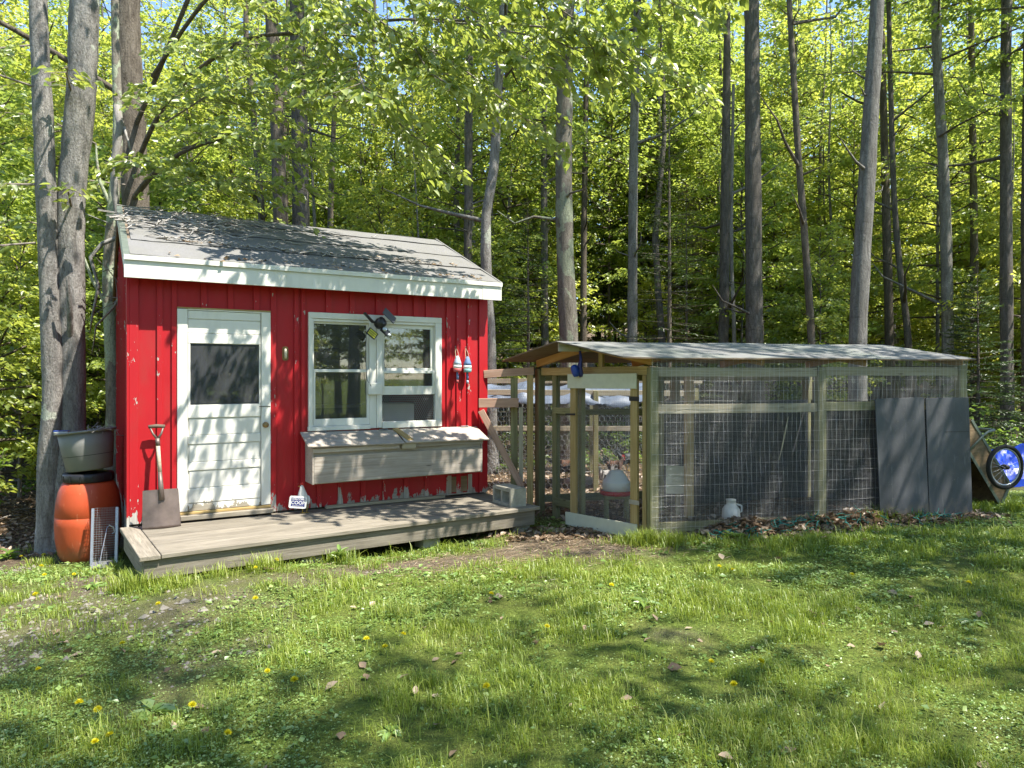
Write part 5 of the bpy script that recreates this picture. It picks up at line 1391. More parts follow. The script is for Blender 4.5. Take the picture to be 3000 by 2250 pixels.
# small wall fixture between door and window
fx = thing("wall_plate", "small upright brass and cream plate on red wall between door and window", "wall plate", SW(1.400, 0.0, 1.86), STH)
MB().prism(rrect(.030, .072, .022, -.006), (0, .0055, 0)).build("plate", M['brass'], fx)
MB().tube([(0, -.010, .048), (0, -.016, .02), (0, -.016, -.03), (0, -.010, -.05)], [.010, .015, .014, .009], 10).build("cover", M['cream'], fx, smooth=True)

# two lobster buoys hung on the wall
def buoy(label, s_, cols, zt):
    t_ = thing("buoy", label, "buoy", SW(s_, -.075, zt), STH, "painted buoys on the wall"); t_.scale = (.86, .86, .92)
    MB().lathe([(.012, -.045), (.030, -.075), (.050, -.125), (.056, -.16)][::-1], 16).build("top_section", M[cols[0]], t_, smooth=True)
    MB().lathe([(.056, -.1605), (.057, -.20)][::-1], 16).build("middle_band", M['white_plastic'], t_, smooth=True)
    MB().lathe([(.057, -.2005), (.054, -.235), (.046, -.248), (.014, -.25)][::-1], 16).build("lower_section", M[cols[1]], t_, smooth=True)
    MB().tube([(0, 0, -.25), (.002, -.002, -.345)], .016, 10).build("spindle", M[cols[2]], t_, smooth=True)
    MB().tube([(0, 0, -.3455), (.002, -.002, -.39)], .0155, 10).build("spindle_tip", M[cols[3]], t_, smooth=True)
    MB().tube([(.03, -.01, -.09), (.018, .03, .01), (.0, .065, .075), (-.016, .03, .01), (-.028, -.01, -.09)], .0042, 6, cap=False).build("rope", M['rope'], t_, smooth=True)
    MB().tube([(0, .075, .072), (0, .045, .078)], .004, 6).build("nail", M['metal'], t_)
buoy("faded blue and red lobster buoy, left one of the pair on the red wall", 3.335, ('buoy_pale', 'buoy_red', 'buoy_blue', 'buoy_red'), 1.905)
buoy("deeper blue and teal lobster buoy, right one of the pair on the red wall", 3.465, ('buoy_blue', 'buoy_teal', 'buoy_blue', 'buoy_pale'), 1.900)

# black solar lamp over the window
so = thing("solar_lamp", "black solar security lamp with tilted panel above the window", "lamp", SW(2.36, -.032, 2.20), STH)
MB().tube([(0, 0, 0), (0, -.05, .01), (.0, -.09, .01)], .018, 8).build("bracket", M['blackplastic'], so)
MB().lathe([(.02, -.055), (.052, -.045), (.062, 0), (.055, .045), (.02, .055)], 14).build("housing", M['blackplastic'], so, smooth=True, mw=Matrix.Translation((.01, -.12, .0)) @ Matrix.Rotation(R(60), 4, 'X') @ Matrix.Rotation(R(25), 4, 'Y'))
MB().box((-.085, .085), (-.062, .062), (-.008, .008)).build("solar_panel", M['blackply'], so, bevel=.006, mw=Matrix.Translation((.115, -.12, .085)) @ Matrix.Rotation(R(42), 4, 'Y') @ Matrix.Rotation(R(48), 4, 'X'))
MB().box((-.075, .075), (-.025, .025), (-.012, .012)).build("lamp_head", M['blackplastic'], so, bevel=.008, mw=Matrix.Translation((-.115, -.11, .055)) @ Matrix.Rotation(R(45), 4, 'Y'))
MB().tube([(-.07, -.11, .01), (0, -.12, 0)], .012, 8).build("arm", M['blackplastic'], so)
MB().box((-.055, .055), (-.04, .04), (-.012, .012)).build("lamp_head", M['blackplastic'], so, bevel=.006, mw=Matrix.Translation((.06, -.13, -.085)) @ Matrix.Rotation(R(40), 4, 'Y') @ Matrix.Rotation(R(60), 4, 'X'))
MB().lathe([(0, .012), (.022, .010), (.028, 0)][::-1], 12).build("lens", M['clearled'], so, smooth=True, mw=Matrix.Translation((.045, -.165, -.065)) @ Matrix.Rotation(R(75), 4, 'X'))
MB().lathe([(0, .010), (.016, .008), (.020, 0)][::-1], 12).build("lens", M['clearled'], so, smooth=True, mw=Matrix.Translation((.10, -.15, -.125)) @ Matrix.Rotation(R(75), 4, 'X'))
ys = MB().box((-.060, .060), (-.010, .010), (-.040, .040)).build("led_panel", M['blackplastic'], so, bevel=.005, mw=Matrix.Translation((-.085, -.13, -.115)) @ Matrix.Rotation(R(38), 4, 'Y'))
for k in range(3): bx(ys, "led_strip", (-.048, .048), (-.0125, -.0105), (-.028 + .022*k, -.017 + .022*k), M['yellow'], 0)
MB().tube([(-.12, -.05, -.10), (-.118, -.015, -.30), (-.11, -.012, -.50), (-.10, -.02, -.62), (-.06, -.03, -.68)], .0030, 5).build("cable", M['iron'], so)
MB().tube([(.10, -.05, -.16), (.115, .028, -.28), (.105, .026, -.40), (.135, .026, -.53)], .0022, 5).build("cable", M['iron'], so)

# concrete block on the deck
cb = thing("concrete_block", "hollow concrete block standing at the deck's far end", "concrete block", (-.215, 8.0, .2285), R(-60))
def block():
    mb = MB(); W_, D_, H_ = .40, .195, .19
    # outer shell as four walls, three webs, holes facing local -y
    mb.box((0, W_), (0, D_), (0, .032)); mb.box((0, W_), (0, D_), (H_ - .032, H_))
    for x0, x1 in ((0, .034), (.183, .217), (W_ - .034, W_)): mb.box((x0, x1), (0, D_), (.032, H_ - .032))
    return mb
bmx = bmesh.new(); me_ = block().mesh("block"); bmx.from_mesh(me_); bmesh.ops.remove_doubles(bmx, verts=bmx.verts, dist=1e-5); bmx.to_mesh(me_); bmx.free()
link("block", me_, M['concrete'], cb)
MB().box((.012, .388), (.006, .19), (.19, .196)).build("top_face", M['concrete'], cb, bevel=.004)

# orange barrel with black lid, grey tub on top, wire trap in front
bxp, byp = -4.20, 7.13; bz = gz1(bxp, byp) - .01
bar = thing("plastic_barrel", "orange plastic barrel with black lid ring at the shed corner", "barrel", (bxp, byp, bz))
MB().lathe([(.0, 0), (.20, 0.0), (.235, .02), (.262, .08), (.285, .22), (.292, .36), (.290, .44), (.286, .445), (.286, .455), (.289, .46), (.280, .58), (.262, .68), (.235, .75), (.205, .785)], 40).build("body", M['orange_plastic'], bar, smooth=True)
MB().lathe([(.18, .775), (.218, .780), (.224, .79), (.224, .85), (.216, .862), (.18, .866), (0, .868)], 40).build("lid", M['blackplastic'], bar, smooth=True)
for k in range(14):
    t = 2*math.pi*k/14
    MB().box((-.004, .004), (-.003, .003), (-.028, .028)).build("lid_rib", M['blackplastic'], bar, mw=Matrix.Translation((.2265*math.cos(t), .2265*math.sin(t), .82)) @ Matrix.Rotation(t + R(90), 4, 'Z'))
tubz = bz + .878
tub = thing("grey_tub", "tilted grey plastic tub set on top of the orange barrel", "tub", (bxp + .015, byp, tubz))
TM = Matrix.Translation((0, 0, .012)) @ Matrix.Rotation(R(-6.5), 4, 'Y') @ Matrix.Diagonal((.95, .95, .98, 1))
MB().lathe([(0, 0), (.20, 0), (.212, .01), (.245, .24), (.258, .395), (.254, .395), (.24, .24), (.20, .02), (0, .02)], 40).build("body", M['grey_plastic'], tub, smooth=True, mw=TM)
MB().lathe([(.257, .375), (.284, .380), (.287, .392), (.282, .400), (.254, .398)], 40, closed=True).build("rim", M['grey_plastic'], tub, smooth=True, mw=TM)
MB().lathe([(.2345, .150), (.2355, .155)], 40, closed=True).build("groove", M['blackplastic'], tub, smooth=True, mw=TM)
ot = thing("white_tray", "small white and blue tray lying on the tub's rim", "tray", (bxp - .17, byp - .16, tubz + .385), R(20))
MB().box((-.06, .06), (-.035, .035), (0, .018)).build("tray", M['white_plastic'], ot, bevel=.006); MB().box((-.064, .064), (-.039, .039), (.0185, .024)).build("rim", M['blue'], ot, bevel=.002)
wr = thing("twig_handful", "handful of dry twigs lying in the grey tub", "twigs", (bxp + .12, byp - .05, tubz + .40), kind="stuff")
mb = MB(); rgq = np.random.default_rng(3)
for k in range(26):
    p = rgq.normal(0, .07, 3)*[1, 1, .25]; d = rgq.normal(0, 1, 3)*[1, 1, .35]; d = d/np.linalg.norm(d)*rgq.uniform(.05, .12)
    mb.tube([tuple(p - d), tuple(p + rgq.normal(0, .012, 3)), tuple(p + d)], .0035, 4)
mb.build("twigs", M['deadwood'], wr)
trp = thing("wire_trap", "galvanised wire cage trap leaning on the orange barrel", "animal trap", (-3.93, 6.70, gz1(-3.93, 6.70) - .005), R(24))
TL_ = Matrix.Rotation(R(-13), 4, 'X')
tw_, td_, th_ = .215, .13, .55
def trap_side(P_, U_, V_): return wires(P_, U_, V_, 0.0215, .0215, .0016, rgp, .0006, 3)
trap_side((0, 0, 0), (tw_, 0, 0), (0, 0, th_)).build("front_mesh", M['metal'], trp, mw=TL_, kind="stuff"); trap_side((0, td_, 0), (tw_, 0, 0), (0, 0, th_)).build("back_mesh", M['metal'], trp, mw=TL_, kind="stuff")
trap_side((0, 0, 0), (0, td_, 0), (0, 0, th_)).build("side_mesh", M['metal'], trp, mw=TL_, kind="stuff"); trap_side((tw_, 0, 0), (0, td_, 0), (0, 0, th_)).build("side_mesh", M['metal'], trp, mw=TL_, kind="stuff")
for x in (-.004, tw_ - .018): MB().box((x, x + .022), (-.004, -.0015), (0, th_)).build("metal_strip", M['metal'], trp, mw=TL_)
MB().box((.02, .19), (-.20, -.005), (.055, .060)).build("door_plate", M['metal'], trp, mw=TL_ @ Matrix.Rotation(R(18), 4, 'X'))
MB().tube([(.09, -.16, .04), (.13, -.012, .36), (.155, -.012, .385)], .004, 6).build("trip_rod", M['metal'], trp, mw=TL_)
MB().tube([(.145, -.012, .385), (.185, -.02, .36), (.195, -.02, .315), (.175, -.015, .30)], .006, 6).build("handle", M['metal'], trp, mw=TL_)

# blue hook-shaped scoop hanging in the gable
bs = thing("blue_scoop", "dark blue plastic scoop hanging under the pen's gable", "scoop", Vector((PA[0], PA[1], 0)) + PP(-.17, .86, 1.90))
MB().tube([(0, 0, 0), (.01, 0, -.10), (-.005, 0, -.17), (.0, -.01, -.24), (.015, -.01, -.28)], [.018, .026, .040, .050, .030], 10, flat=.6).build("handle", M['navy'], bs, smooth=True)
MB().lathe([(.0, .06), (.030, .052), (.044, .02), (.046, -.03), (.036, -.07), (0, -.078)][::-1], 14).build("bowl", M['blue'], bs, smooth=True, mw=Matrix.Translation((-.055, -.02, -.205)) @ Matrix.Rotation(R(-18), 4, 'Y'))
MB().tube([(0, 0, 0), (0, .0, .04), (.02, .03, .05)], .003, 5).build("hook", M['iron'], bs)

# ------------------------------------------------------------------ inside and behind the pen
wt = thing("poultry_waterer", "white dome poultry drinker with red base inside the pen", "drinker", (1.19, 8.20, gz1(1.19, 8.2)))
MB().lathe([(.0, .30), (.178, .30), (.186, .31), (.186, .345), (.176, .35), (.165, .33), (0, .33)], 28).build("base", M['red_plastic'], wt, smooth=True)
MB().lathe([(.160, .335), (.158, .435), (.156, .445), (.150, .455), (.080, .560), (.070, .570), (.055, .574), (0, .575)], 28).build("dome", M['white_plastic'], wt, smooth=True)
MB().box((-.15, .15), (-.13, .13), (.262, .298)).build("stand_top", M['treated'], wt, bevel=.004)
for x in (-.13, .10):
    for y in (-.11, .08): MB().box((x, x + .03), (y, y + .03), (-.03, .262)).build("stand_leg", M['treated'], wt)

jug = thing("white_jug", "white plastic jug standing just inside the pen wire", "jug", (2.30, 7.55, gz1(2.30, 7.55) + .02), R(15))
MB().lathe([(0, 0), (.075, 0), (.088, .015), (.095, .06), (.090, .13), (.062, .17), (.048, .180), (.048, .215), (.052, .218), (.052, .235), (0, .237)], 20).build("body", M['white_plastic'], jug, smooth=True)
MB().tube([(.085, 0, .09), (.125, 0, .10), (.125, 0, .16), (.06, 0, .185)], .011, 7).build("handle", M['white_plastic'], jug, smooth=True)
pb = thing("pale_board", "pale square board leaning inside the pen beside a post", "board", Vector((PA[0], PA[1], 0)) + PP(1.20, 1.13, .27))
beam(pb, "sheet", (0, 0, 0), (.01, .03, .32), .31, .012, FN, M['board_white'], .002)
beam(pb, "prop", (0, .03, -.32), (0, .03, 0), .05, .04, FN, M['treated'], .002)
stk = thing("pale_stick", "thin pale split stick caught slanting in the pen wire", "stick", Vector((PA[0], PA[1], 0)) + PP(1.37, .0, .77) + FN*.040)
d_ = PP(1.476, 0, 1.212) - PP(1.37, 0, .77)
MB().tube([(0, 0, 0), d_*.35 + FN*.002, d_*.7, d_], [.004, .012, .014, .005], 6, flat=.5).build("stick", M['railgrey'], stk)

def chicken(label, x, y, rz, col, h, tailcol, name="hen", combsize=1.0, z=None):
    t_ = thing(name, label, "chicken", (x, y, gz1(x, y) if z is None else z), rz, "hens and rooster behind the pen")
    s = h/.42
    P_ = [(-.01, 0, .19), (.06, 0, .20), (.105, 0, .25), (.125, 0, .31), (.14, 0, .355), (.155, 0, .365), (-.09, 0, .20), (-.14, 0, .25), (-.18, 0, .31)]
    E_ = [(0, 1), (1, 2), (2, 3), (3, 4), (4, 5), (0, 6), (6, 7), (7, 8)]
    R_ = [(.085, .092), (.075, .085), (.048, .05), (.032, .034), (.028, .030), (.020, .022), (.070, .072), (.040, .035), (.018, .010)]
    sc = Matrix.Scale(s, 4)
    skin_obj("body", P_, E_, R_, M[col], t_, 2, sc)
    c = combsize
    MB().prism([(.120, -.004, .375), (.130, -.004, .375 + .035*c), (.142, -.004, .375 + .022*c), (.155, -.004, .375 + .040*c), (.168, -.004, .375 + .020*c), (.182, -.004, .37), (.15, -.004, .365)], (0, .008, 0)).build("comb", M['comb'], t_, mw=sc)
    MB().prism([(.165, -.004, .345), (.180, -.004, .345), (.176, -.004, .345 - .045*c), (.166, -.004, .345 - .040*c)], (0, .008, 0)).build("wattle", M['comb'], t_, mw=sc)
    MB().add([(.205, 0, .352), (.172, -.010, .362), (.172, .010, .362), (.172, 0, .346)], [(0, 2, 1), (0, 1, 3), (0, 3, 2), (1, 2, 3)]).build("beak", M['beak'], t_, mw=sc)
    tm = MB(); rgc = np.random.default_rng(int(abs(x)*100))
    for k in range(9):
        a = R(95 + k*8); d = rgc.uniform(.12, .20); yy_ = rgc.uniform(-.03, .03)
        b0 = Vector((-.13, yy_, .24)); e0 = b0 + Vector((math.cos(a)*d, yy_, math.sin(a)*d)); q_ = Vector((math.sin(a), 0, -math.cos(a)))*.018
        tm.add([b0 - q_*.5, e0*.55 + b0*.45 - q_*1.2, e0, e0*.55 + b0*.45 + q_*1.2, b0 + q_*.5], [(0, 1, 2, 3, 4)])
    tm.build("tail", M[tailcol], t_, mw=sc)
    for sgn in (-1, 1):
        wg = skin_obj("wing", [(.05, sgn*.078, .225), (-.03, sgn*.086, .20), (-.12, sgn*.06, .19)], [(0, 1), (1, 2)], [(.03, .010), (.045, .012), (.014, .006)], M[tailcol], t_, 1, sc)
        lg = MB().tube([(.0, sgn*.035, .13), (.006, sgn*.036, .07), (0, sgn*.036, .008)], [.018, .008, .007], 6)
        for dy in (-.02, 0, .02): lg.tube([(0, sgn*.036, .008), (.035, sgn*.036 + dy, .004)], [.005, .003], 5)
        lg.build("leg", M['beak'], t_, mw=sc)
chicken("dark brown rooster with big red comb beside the pale tree foot", .86, 11.4, R(12), 'bird_brown', .47, 'bird_black', "rooster", 1.6, z=-.02)
chicken("black hen standing highest behind the drinker", 1.86, 11.6, R(20), 'bird_black', .42, 'bird_black', z=.10)
chicken("rusty brown hen in front of the black hen", 1.62, 11.3, R(-5), 'bird_brown', .36, 'bird_black', z=.05)
chicken("grey barred hen pecking behind the drinker", 1.40, 10.8, R(195), 'bird_grey', .33, 'bird_grey', z=-.01)
for i, (x, y, r, lab) in enumerate([(1.05, 11.0, .20, "flat pale stone at the rooster's feet"), (8.3, 10.6, .28, "grey boulder right of the pen in the ferns"), (7.9, 11.2, .22, "mossy stone behind the garden cart"), (8.9, 11.5, .30, "rounded stone near the young fir's foot"), (7.4, 12.3, .26, "half-buried stone under the young fir")]):
    t_ = thing("stone", lab, "stone", (x, y, gz1(x, y)), i*1.1)
    bm = bmesh.new(); bmesh.ops.create_icosphere(bm, subdivisions=3, radius=r)
    rg = np.random.default_rng(i)
    for v in bm.verts:
        k = 1 + (float(fbm(v.co.x*6 + i*9, v.co.y*6 + v.co.z*5, i)) - .5)*.7
        v.co = Vector((v.co.x*k*1.25, v.co.y*k, max(v.co.z*k*.6, -.08)))
    me_ = bpy.data.meshes.new("stone"); bm.to_mesh(me_); bm.free(); link("rock", me_, M['stone'], t_)

# ------------------------------------------------------------------ garden cart and blue tarp right of the pen
ct = thing("garden_cart", "plywood garden cart tipped on its nose against the pen's end", "garden cart", (5.5, 8.3, gz1(5.5, 8.3)))
co = Vector((5.5, 8.3, gz1(5.5, 8.3)))
CF = Vector((.972, .235, 0)); CB = Vector((-.235, .972, 0))
def cpt(x, z, b=0.0):                  # x: world x on the near side plane, z: world height, b: depth into the cart
    return Vector((5.5, 8.3, 0)) + CF*((x - 5.5)/.972) + CB*b + Vector((0, 0, z)) - co
side = [(5.273, 1.125), (5.800, .365), (5.672, .125), (5.145, .89)]
for b in (0.0, .62):
    MB().prism([cpt(x, z, b) for x, z in side], CB*.012).build("side_panel", M['ply'], ct)
def cslab(i, j, ins, name="floor_panel"):
    (x0, z0), (x1, z1) = side[i], side[j]
    p0, p1 = cpt(x0, z0), cpt(x1, z1); d = (p1 - p0).normalized(); nn = d.cross(CB)
    MB().prism([p0 + CB*.0125, p1 + CB*.0125, p1 + CB*.618, p0 + CB*.618], nn*ins).build(name, M['ply'], ct)
cslab(0, 1, .012); cslab(1, 2, .012, "nose_panel"); cslab(3, 0, .012, "tail_panel")
for (i, j) in ((0, 1), (1, 2), (2, 3)):
    for b in (-.003, .635):
        p0, p1 = cpt(*side[i], b), cpt(*side[j], b)
        beam(ct, "edge_strip", p0, p1, .034, .008, CB, M['greenmetal'], .001)
hb = []
for b in (-.015, .65):
    MB().tube([cpt(5.175, .74, b), cpt(5.415, .945, b), cpt(5.50, .985, b + .02), cpt(5.60, 1.005, b + .03)], .014, 8).build("handle_tube", M['greenmetal'], ct, smooth=True)
MB().tube([cpt(5.60, 1.005, .015), cpt(5.60, 1.005, .68)], .014, 8).build("handle_bar", M['greenmetal'], ct, smooth=True)
def wheel(b):
    c = cpt(5.640, .585, b); WM = Matrix.Translation(c) @ Matrix(((CF.x, 0, CB.x, 0), (CF.y, 0, CB.y, 0), (0, 1, 0, 0), (0, 0, 0, 1)))
    prof = lambda Rr, rr: [(Rr + rr*math.cos(t), rr*math.sin(t)) for t in [2*math.pi*k/10 for k in range(11)]]
    w_ = MB().lathe(prof(.236, .024), 40, closed=True).build("wheel", M['rubber'], ct, smooth=True, mw=WM)
    MB().lathe(prof(.208, .010), 40, closed=True).build("rim", M['metal'], w_, smooth=True)
    MB().lathe([(.0, -.045), (.022, -.045), (.03, -.02), (.03, .02), (.022, .045), (0, .045)], 14).build("hub", M['iron'], w_, smooth=True)
    for k in range(20):
        t = 2*math.pi*k/20; t2 = t + (.5 if k % 2 else -.5); zz = .03 if (k//2) % 2 else -.03
        MB().tube([(.026*math.cos(t2), .026*math.sin(t2), zz), (.206*math.cos(t), .206*math.sin(t), 0)], .0014, 4, cap=False).build("spoke", M['metal'], w_)
wheel(-.085); wheel(.72)
MB().tube([cpt(5.64, .585, -.085), cpt(5.64, .585, .72)], .010, 8).build("axle", M['iron'], ct)

bt = thing("blue_tarp", "crumpled bright blue tarp heaped behind the garden cart", "tarp", (7.1, 10.0, gz1(7.1, 10.0)))
def bt_fn(u, v):
    x = -.75 + 1.7*u; y = -.35 + 1.0*v
    hump = max(0, math.sin(3.14*min(1, max(0, u)))**.45) * max(0, math.sin(3.14*v))**.6
    return Vector((x + .06*math.sin(9*v), y + .06*math.sin(7*u), -.02 + .52*hump + (float(fbm(u*9, v*8, 3)) - .5)*.26*hump + .03*abs(math.sin(u*17 + v*6))*hump))
cloth("sheet", bt_fn, 44, 30, M['bluetarp'], bt, smooth=False)

# teal plastic netting tangled along the foot of the pen
tn = thing("plastic_netting", "tangled teal plastic netting lying along the foot of the pen", "netting", (2.4, 6.98, .0))
mb = MB(); rgn = np.random.default_rng(8)
for k in range(150):
    a = rgn.uniform(.55, 2.6) if k % 3 else rgn.uniform(2.7, 3.4); o_ = rgn.normal(.16, .05) + (.04 if a < 1.5 else 0)
    p = PP(a, 0, 0) + FN*o_ + Vector((PA[0], PA[1], 0)); p.z = gz1(p.x, p.y) + rgn.uniform(.015, .07)
    pts = []
    d = Vector((rgn.normal(0, 1), rgn.normal(0, .5), rgn.normal(0, .35))).normalized()
    for j in range(4):
        pts.append(p - Vector((2.4, 6.98, 0))); d = (d + Vector(tuple(rgn.normal(0, .6, 3)))*.7).normalized(); p = p + d*.035
        p.z = max(p.z, gz1(p.x, p.y) + .006)
    mb.tube(pts, .0036, 4, cap=False)
mb.build("net_strands", M['teal_net'], tn, kind="stuff")

# bleached broken branch hanging before the big mossy trunk; twigs lying on the roof
br_ = thing("broken_branch", "bleached broken branch hanging down before the mossy trunk", "branch", (-4.9, 9.0, 4.95))
bo = Vector((-4.9, 9.0, 4.95))
def brp(*pts): return [Vector(p) - bo for p in pts]
mb = MB()
mb.tube(brp((-4.95, 9.0, 5.02), (-4.90, 9.0, 4.75), (-4.98, 9.0, 4.35), (-4.98, 9.0, 3.95), (-4.93, 9.0, 3.60), (-4.90, 9.0, 3.36)), [.035, .05, .042, .04, .036, .032], 8)
mb.tube(brp((-4.90, 9.0, 3.38), (-5.10, 8.95, 3.28), (-5.22, 8.9, 3.10), (-5.12, 8.9, 2.75), (-5.17, 8.85, 2.35), (-5.2, 8.85, 2.15)), [.030, .027, .022, .018, .014, .006], 7)
mb.tube(brp((-4.90, 9.0, 3.38), (-4.74, 9.0, 3.18), (-4.80, 9.0, 2.85), (-4.95, 8.95, 2.5), (-5.15, 8.9, 2.25), (-5.2, 8.9, 1.9)), [.030, .026, .022, .016, .012, .005], 7)
mb.tube(brp((-4.86, 9.0, 4.75), (-4.80, 9.0, 4.55), (-4.76, 9.0, 4.40)), [.02, .014, .008], 6)
for k in range(16):
    p = Vector((rgq.uniform(-5.25, -4.7), rgq.uniform(8.85, 9.05), rgq.uniform(2.3, 3.6))); d = Vector((rgq.normal(0, .5), rgq.normal(0, .3), rgq.normal(-.1, .4)))
    mb.tube(brp(p, p + d*.3 + Vector((0, 0, .03)), p + d*.7), [.007, .005, .002], 4, cap=False)
mb.build("branch", M['deadwood'], br_, smooth=True)
tg = thing("roof_twigs", "scatter of dead twigs lying on the left end of the shed roof", "twigs", SW(.7, 1.0, 3.25), STH, kind="stuff")
mb = MB(); rgt = np.random.default_rng(12)
def roofz(y): return ze + (zr - ze)*(y - ye)/(yr - ye) + .02
for k in range(230):
    c = rgt.random()
    if c < .72: x = rgt.normal(.62, .38); y = rgt.normal(1.02, .26)
    elif c < .9: x = rgt.uniform(.2, 3.2); y = .38 - .03*x + rgt.normal(0, .03)
    else: x = rgt.uniform(.2, 3.4); y = rgt.uniform(.0, 1.5)
    x = min(max(x, .0), 3.7); y = min(max(y, -.15), 1.5)
    L = rgt.uniform(.06, .22)*(1.3 if c < .72 else .8); az = rgt.normal(.1, .9); pts = []
    for j in range(4):
        t = j/3 - .5; xx = x + math.cos(az)*L*2*t; yy_ = min(y + math.sin(az)*L*t + rgt.normal(0, .01), 1.55)
        pts.append((xx - .7, yy_ - 1.0, roofz(yy_) + abs(rgt.normal(.012, .014)) + (.05*rgt.random() if c < .72 else 0) - 3.25))
    tk = rgt.uniform(.7, 1.7); mb.tube(pts, [.006*tk, .005*tk, .004*tk, .002], 4, cap=False)
mb.build("twigs", M['deadwood'], tg, smooth=True)
rl = thing("roof_leaves", "dead brown leaves caught along the roofing laps", "leaves", SW(1.8, .3, 2.95), STH, kind="stuff")
C = []
for k in range(150):
    x = rgt.uniform(.3, 3.6); y = (.34 if k % 2 else -.17 + rgt.uniform(0, .05)) + rgt.normal(0, .035); C.append((x - 1.8, y - .3, roofz(y) + .008 - 2.95))
C = np.array(C); az = rgt.uniform(0, 6.28, len(C)); L = rgt.uniform(.03, .06, len(C))
link("leaves", leaf_mesh("leaves", C, np.stack([np.cos(az), np.sin(az), .2 + 0*az], -1), rgt.normal(0, .3, (len(C), 3)) + [0, -.4, .9], L, L*.6, M['deadleaf'], rgt), None, rl)
# ------------------------------------------------------------------ turf, weeds, litter
def clear_of(x, y):
    """no turf through deck, shed, pen floor, barrel"""
    s, sy = shed_sy(x, y)
    dx = x + 2.877; dy = y - 5.548
    dxx = dx*math.cos(DTH) + dy*math.sin(DTH); dyy = -dx*math.sin(DTH) + dy*math.cos(DTH)
    a, b = pen_ab(x, y)
    ok = ~((s > -.06) & (s < SL + .05) & (sy > -.02) & (sy < SD))
    ok &= ~((dxx > .0) & (dxx < 3.85) & (dyy > .0) & (dyy < 1.4))
    ok &= ~((a > -.05) & (a < PL) & (b > -.02) & (b < PWID))
    ok &= np.hypot(x - bxp, y - byp) > .29
    return ok
rgg = np.random.default_rng(2024)
def scatter(n, y0=1.9, y1=9.5, wide=.80, power=1.25):
    y = y0 + (y1 - y0) * rgg.random(n)**power
    x = rgg.uniform(-1, 1, n) * (wide*y + .5)
    return x, y
# grass blades, in tufts
x, y = scatter(700000, 1.9, 10.2, .80, 1.0)
br = bare(x, y); tuft = fbm(x*2.2, y*2.2, 91); fine = fbm(x*9, y*9, 33)
keep = (rgg.random(len(x)) < np.clip((1 - br*1.02), 0.0, 1) * np.clip((tuft - .38)*3.2, .10, 1) * np.clip((fine - .25)*2.2, .15, 1)) & clear_of(x, y)
x, y = x[keep], y[keep]; br = br[keep]; tuft = tuft[keep]
# extra long grass along edges
def edge_tufts(pts, n, spread, h):
    X, Y, Hh = [], [], []
    for (px, py, k) in pts:
        m = int(n*k); X.append(px + rgg.normal(0, spread, m)); Y.append(py + rgg.normal(0, spread*.6, m)); Hh.append(np.full(m, h*k**.4))
    return np.concatenate(X), np.concatenate(Y), np.concatenate(Hh)
E_ = [(-2.92, 5.50, 1.3), (-3.0, 5.75, 1.0), (-3.1, 6.0, .8), (-2.65, 5.55, .8), (-2.05, 5.92, 1.1), (-1.5, 6.35, .9), (-2.35, 5.75, .5), (-.6, 6.9, .5), (1.30, 6.92, 1.6), (1.15, 6.98, .9), (1.5, 6.88, 1.2), (1.7, 6.92, .8), (2.0, 6.8, .4),
      (3.9, 7.55, .6), (4.3, 7.65, .5), (5.2, 8.0, .8), (5.6, 8.0, .9), (-1.2, 6.1, .4), (-.4, 5.4, .5), (.4, 6.2, .5), (-.8, 4.9, .7), (-1.1, 4.5, .5), (-4.5, 6.9, .4), (-3.55, 6.5, .5)]
_r = np.random.default_rng(88)
for _ in range(190):
    yy_ = _r.uniform(2.2, 7.6); xx = _r.uniform(-.8, .8)*yy_
    E_.append((xx, yy_, _r.uniform(.06, .32)))
ex, ey, eh = edge_tufts(E_, 260, .085, .135)
ok = clear_of(ex, ey); ex, ey, eh = ex[ok], ey[ok], eh[ok]
H0 = rgg.uniform(.016, .050, len(x)) * (0.45 + 1.5*sstep(.42, .68, tuft)) * (1 + 1.0*(rgg.random(len(x)) < .06))
X = np.concatenate([x, ex]); Y = np.concatenate([y, ey]); Hh = np.concatenate([H0, eh*rgg.uniform(.5, 1.35, len(ex))])
N = len(X); az = rgg.uniform(0, 6.283, N); ln = rgg.uniform(.25, .95, N)
Bp = np.stack([X, Y, gz(X, Y) - .004], -1)
dirv = np.stack([np.cos(az), np.sin(az), np.zeros(N)], -1); sdv = np.stack([-np.sin(az), np.cos(az), np.zeros(N)], -1)
wv = (rgg.uniform(.0026, .0055, N) * np.clip(Y/5, .75, 1.5))[:, None]; h = Hh[:, None]; l = ln[:, None]
V = np.stack([Bp - sdv*wv*.5, Bp + sdv*wv*.5, Bp + dirv*h*l*.35 + np.array([0, 0, 1])*h*.62 + sdv*wv*.42, Bp + dirv*h*l*.95 + np.array([0, 0, 1])*h*(1.05 - .35*l), Bp + dirv*h*l*.35 + np.array([0, 0, 1])*h*.62 - sdv*wv*.42], 1)
gm = quads_mesh("grass", V, 5, [(0, 1, 2, 4), (4, 2, 3)], np.clip(rgg.random(N)*.7 + .5*fbm(X*.9, Y*.9, 14) - .1, 0, 1), M['grass'])
go = link("grass", gm); tag(go, "short patchy grass of the lawn", "grass", kind="stuff")
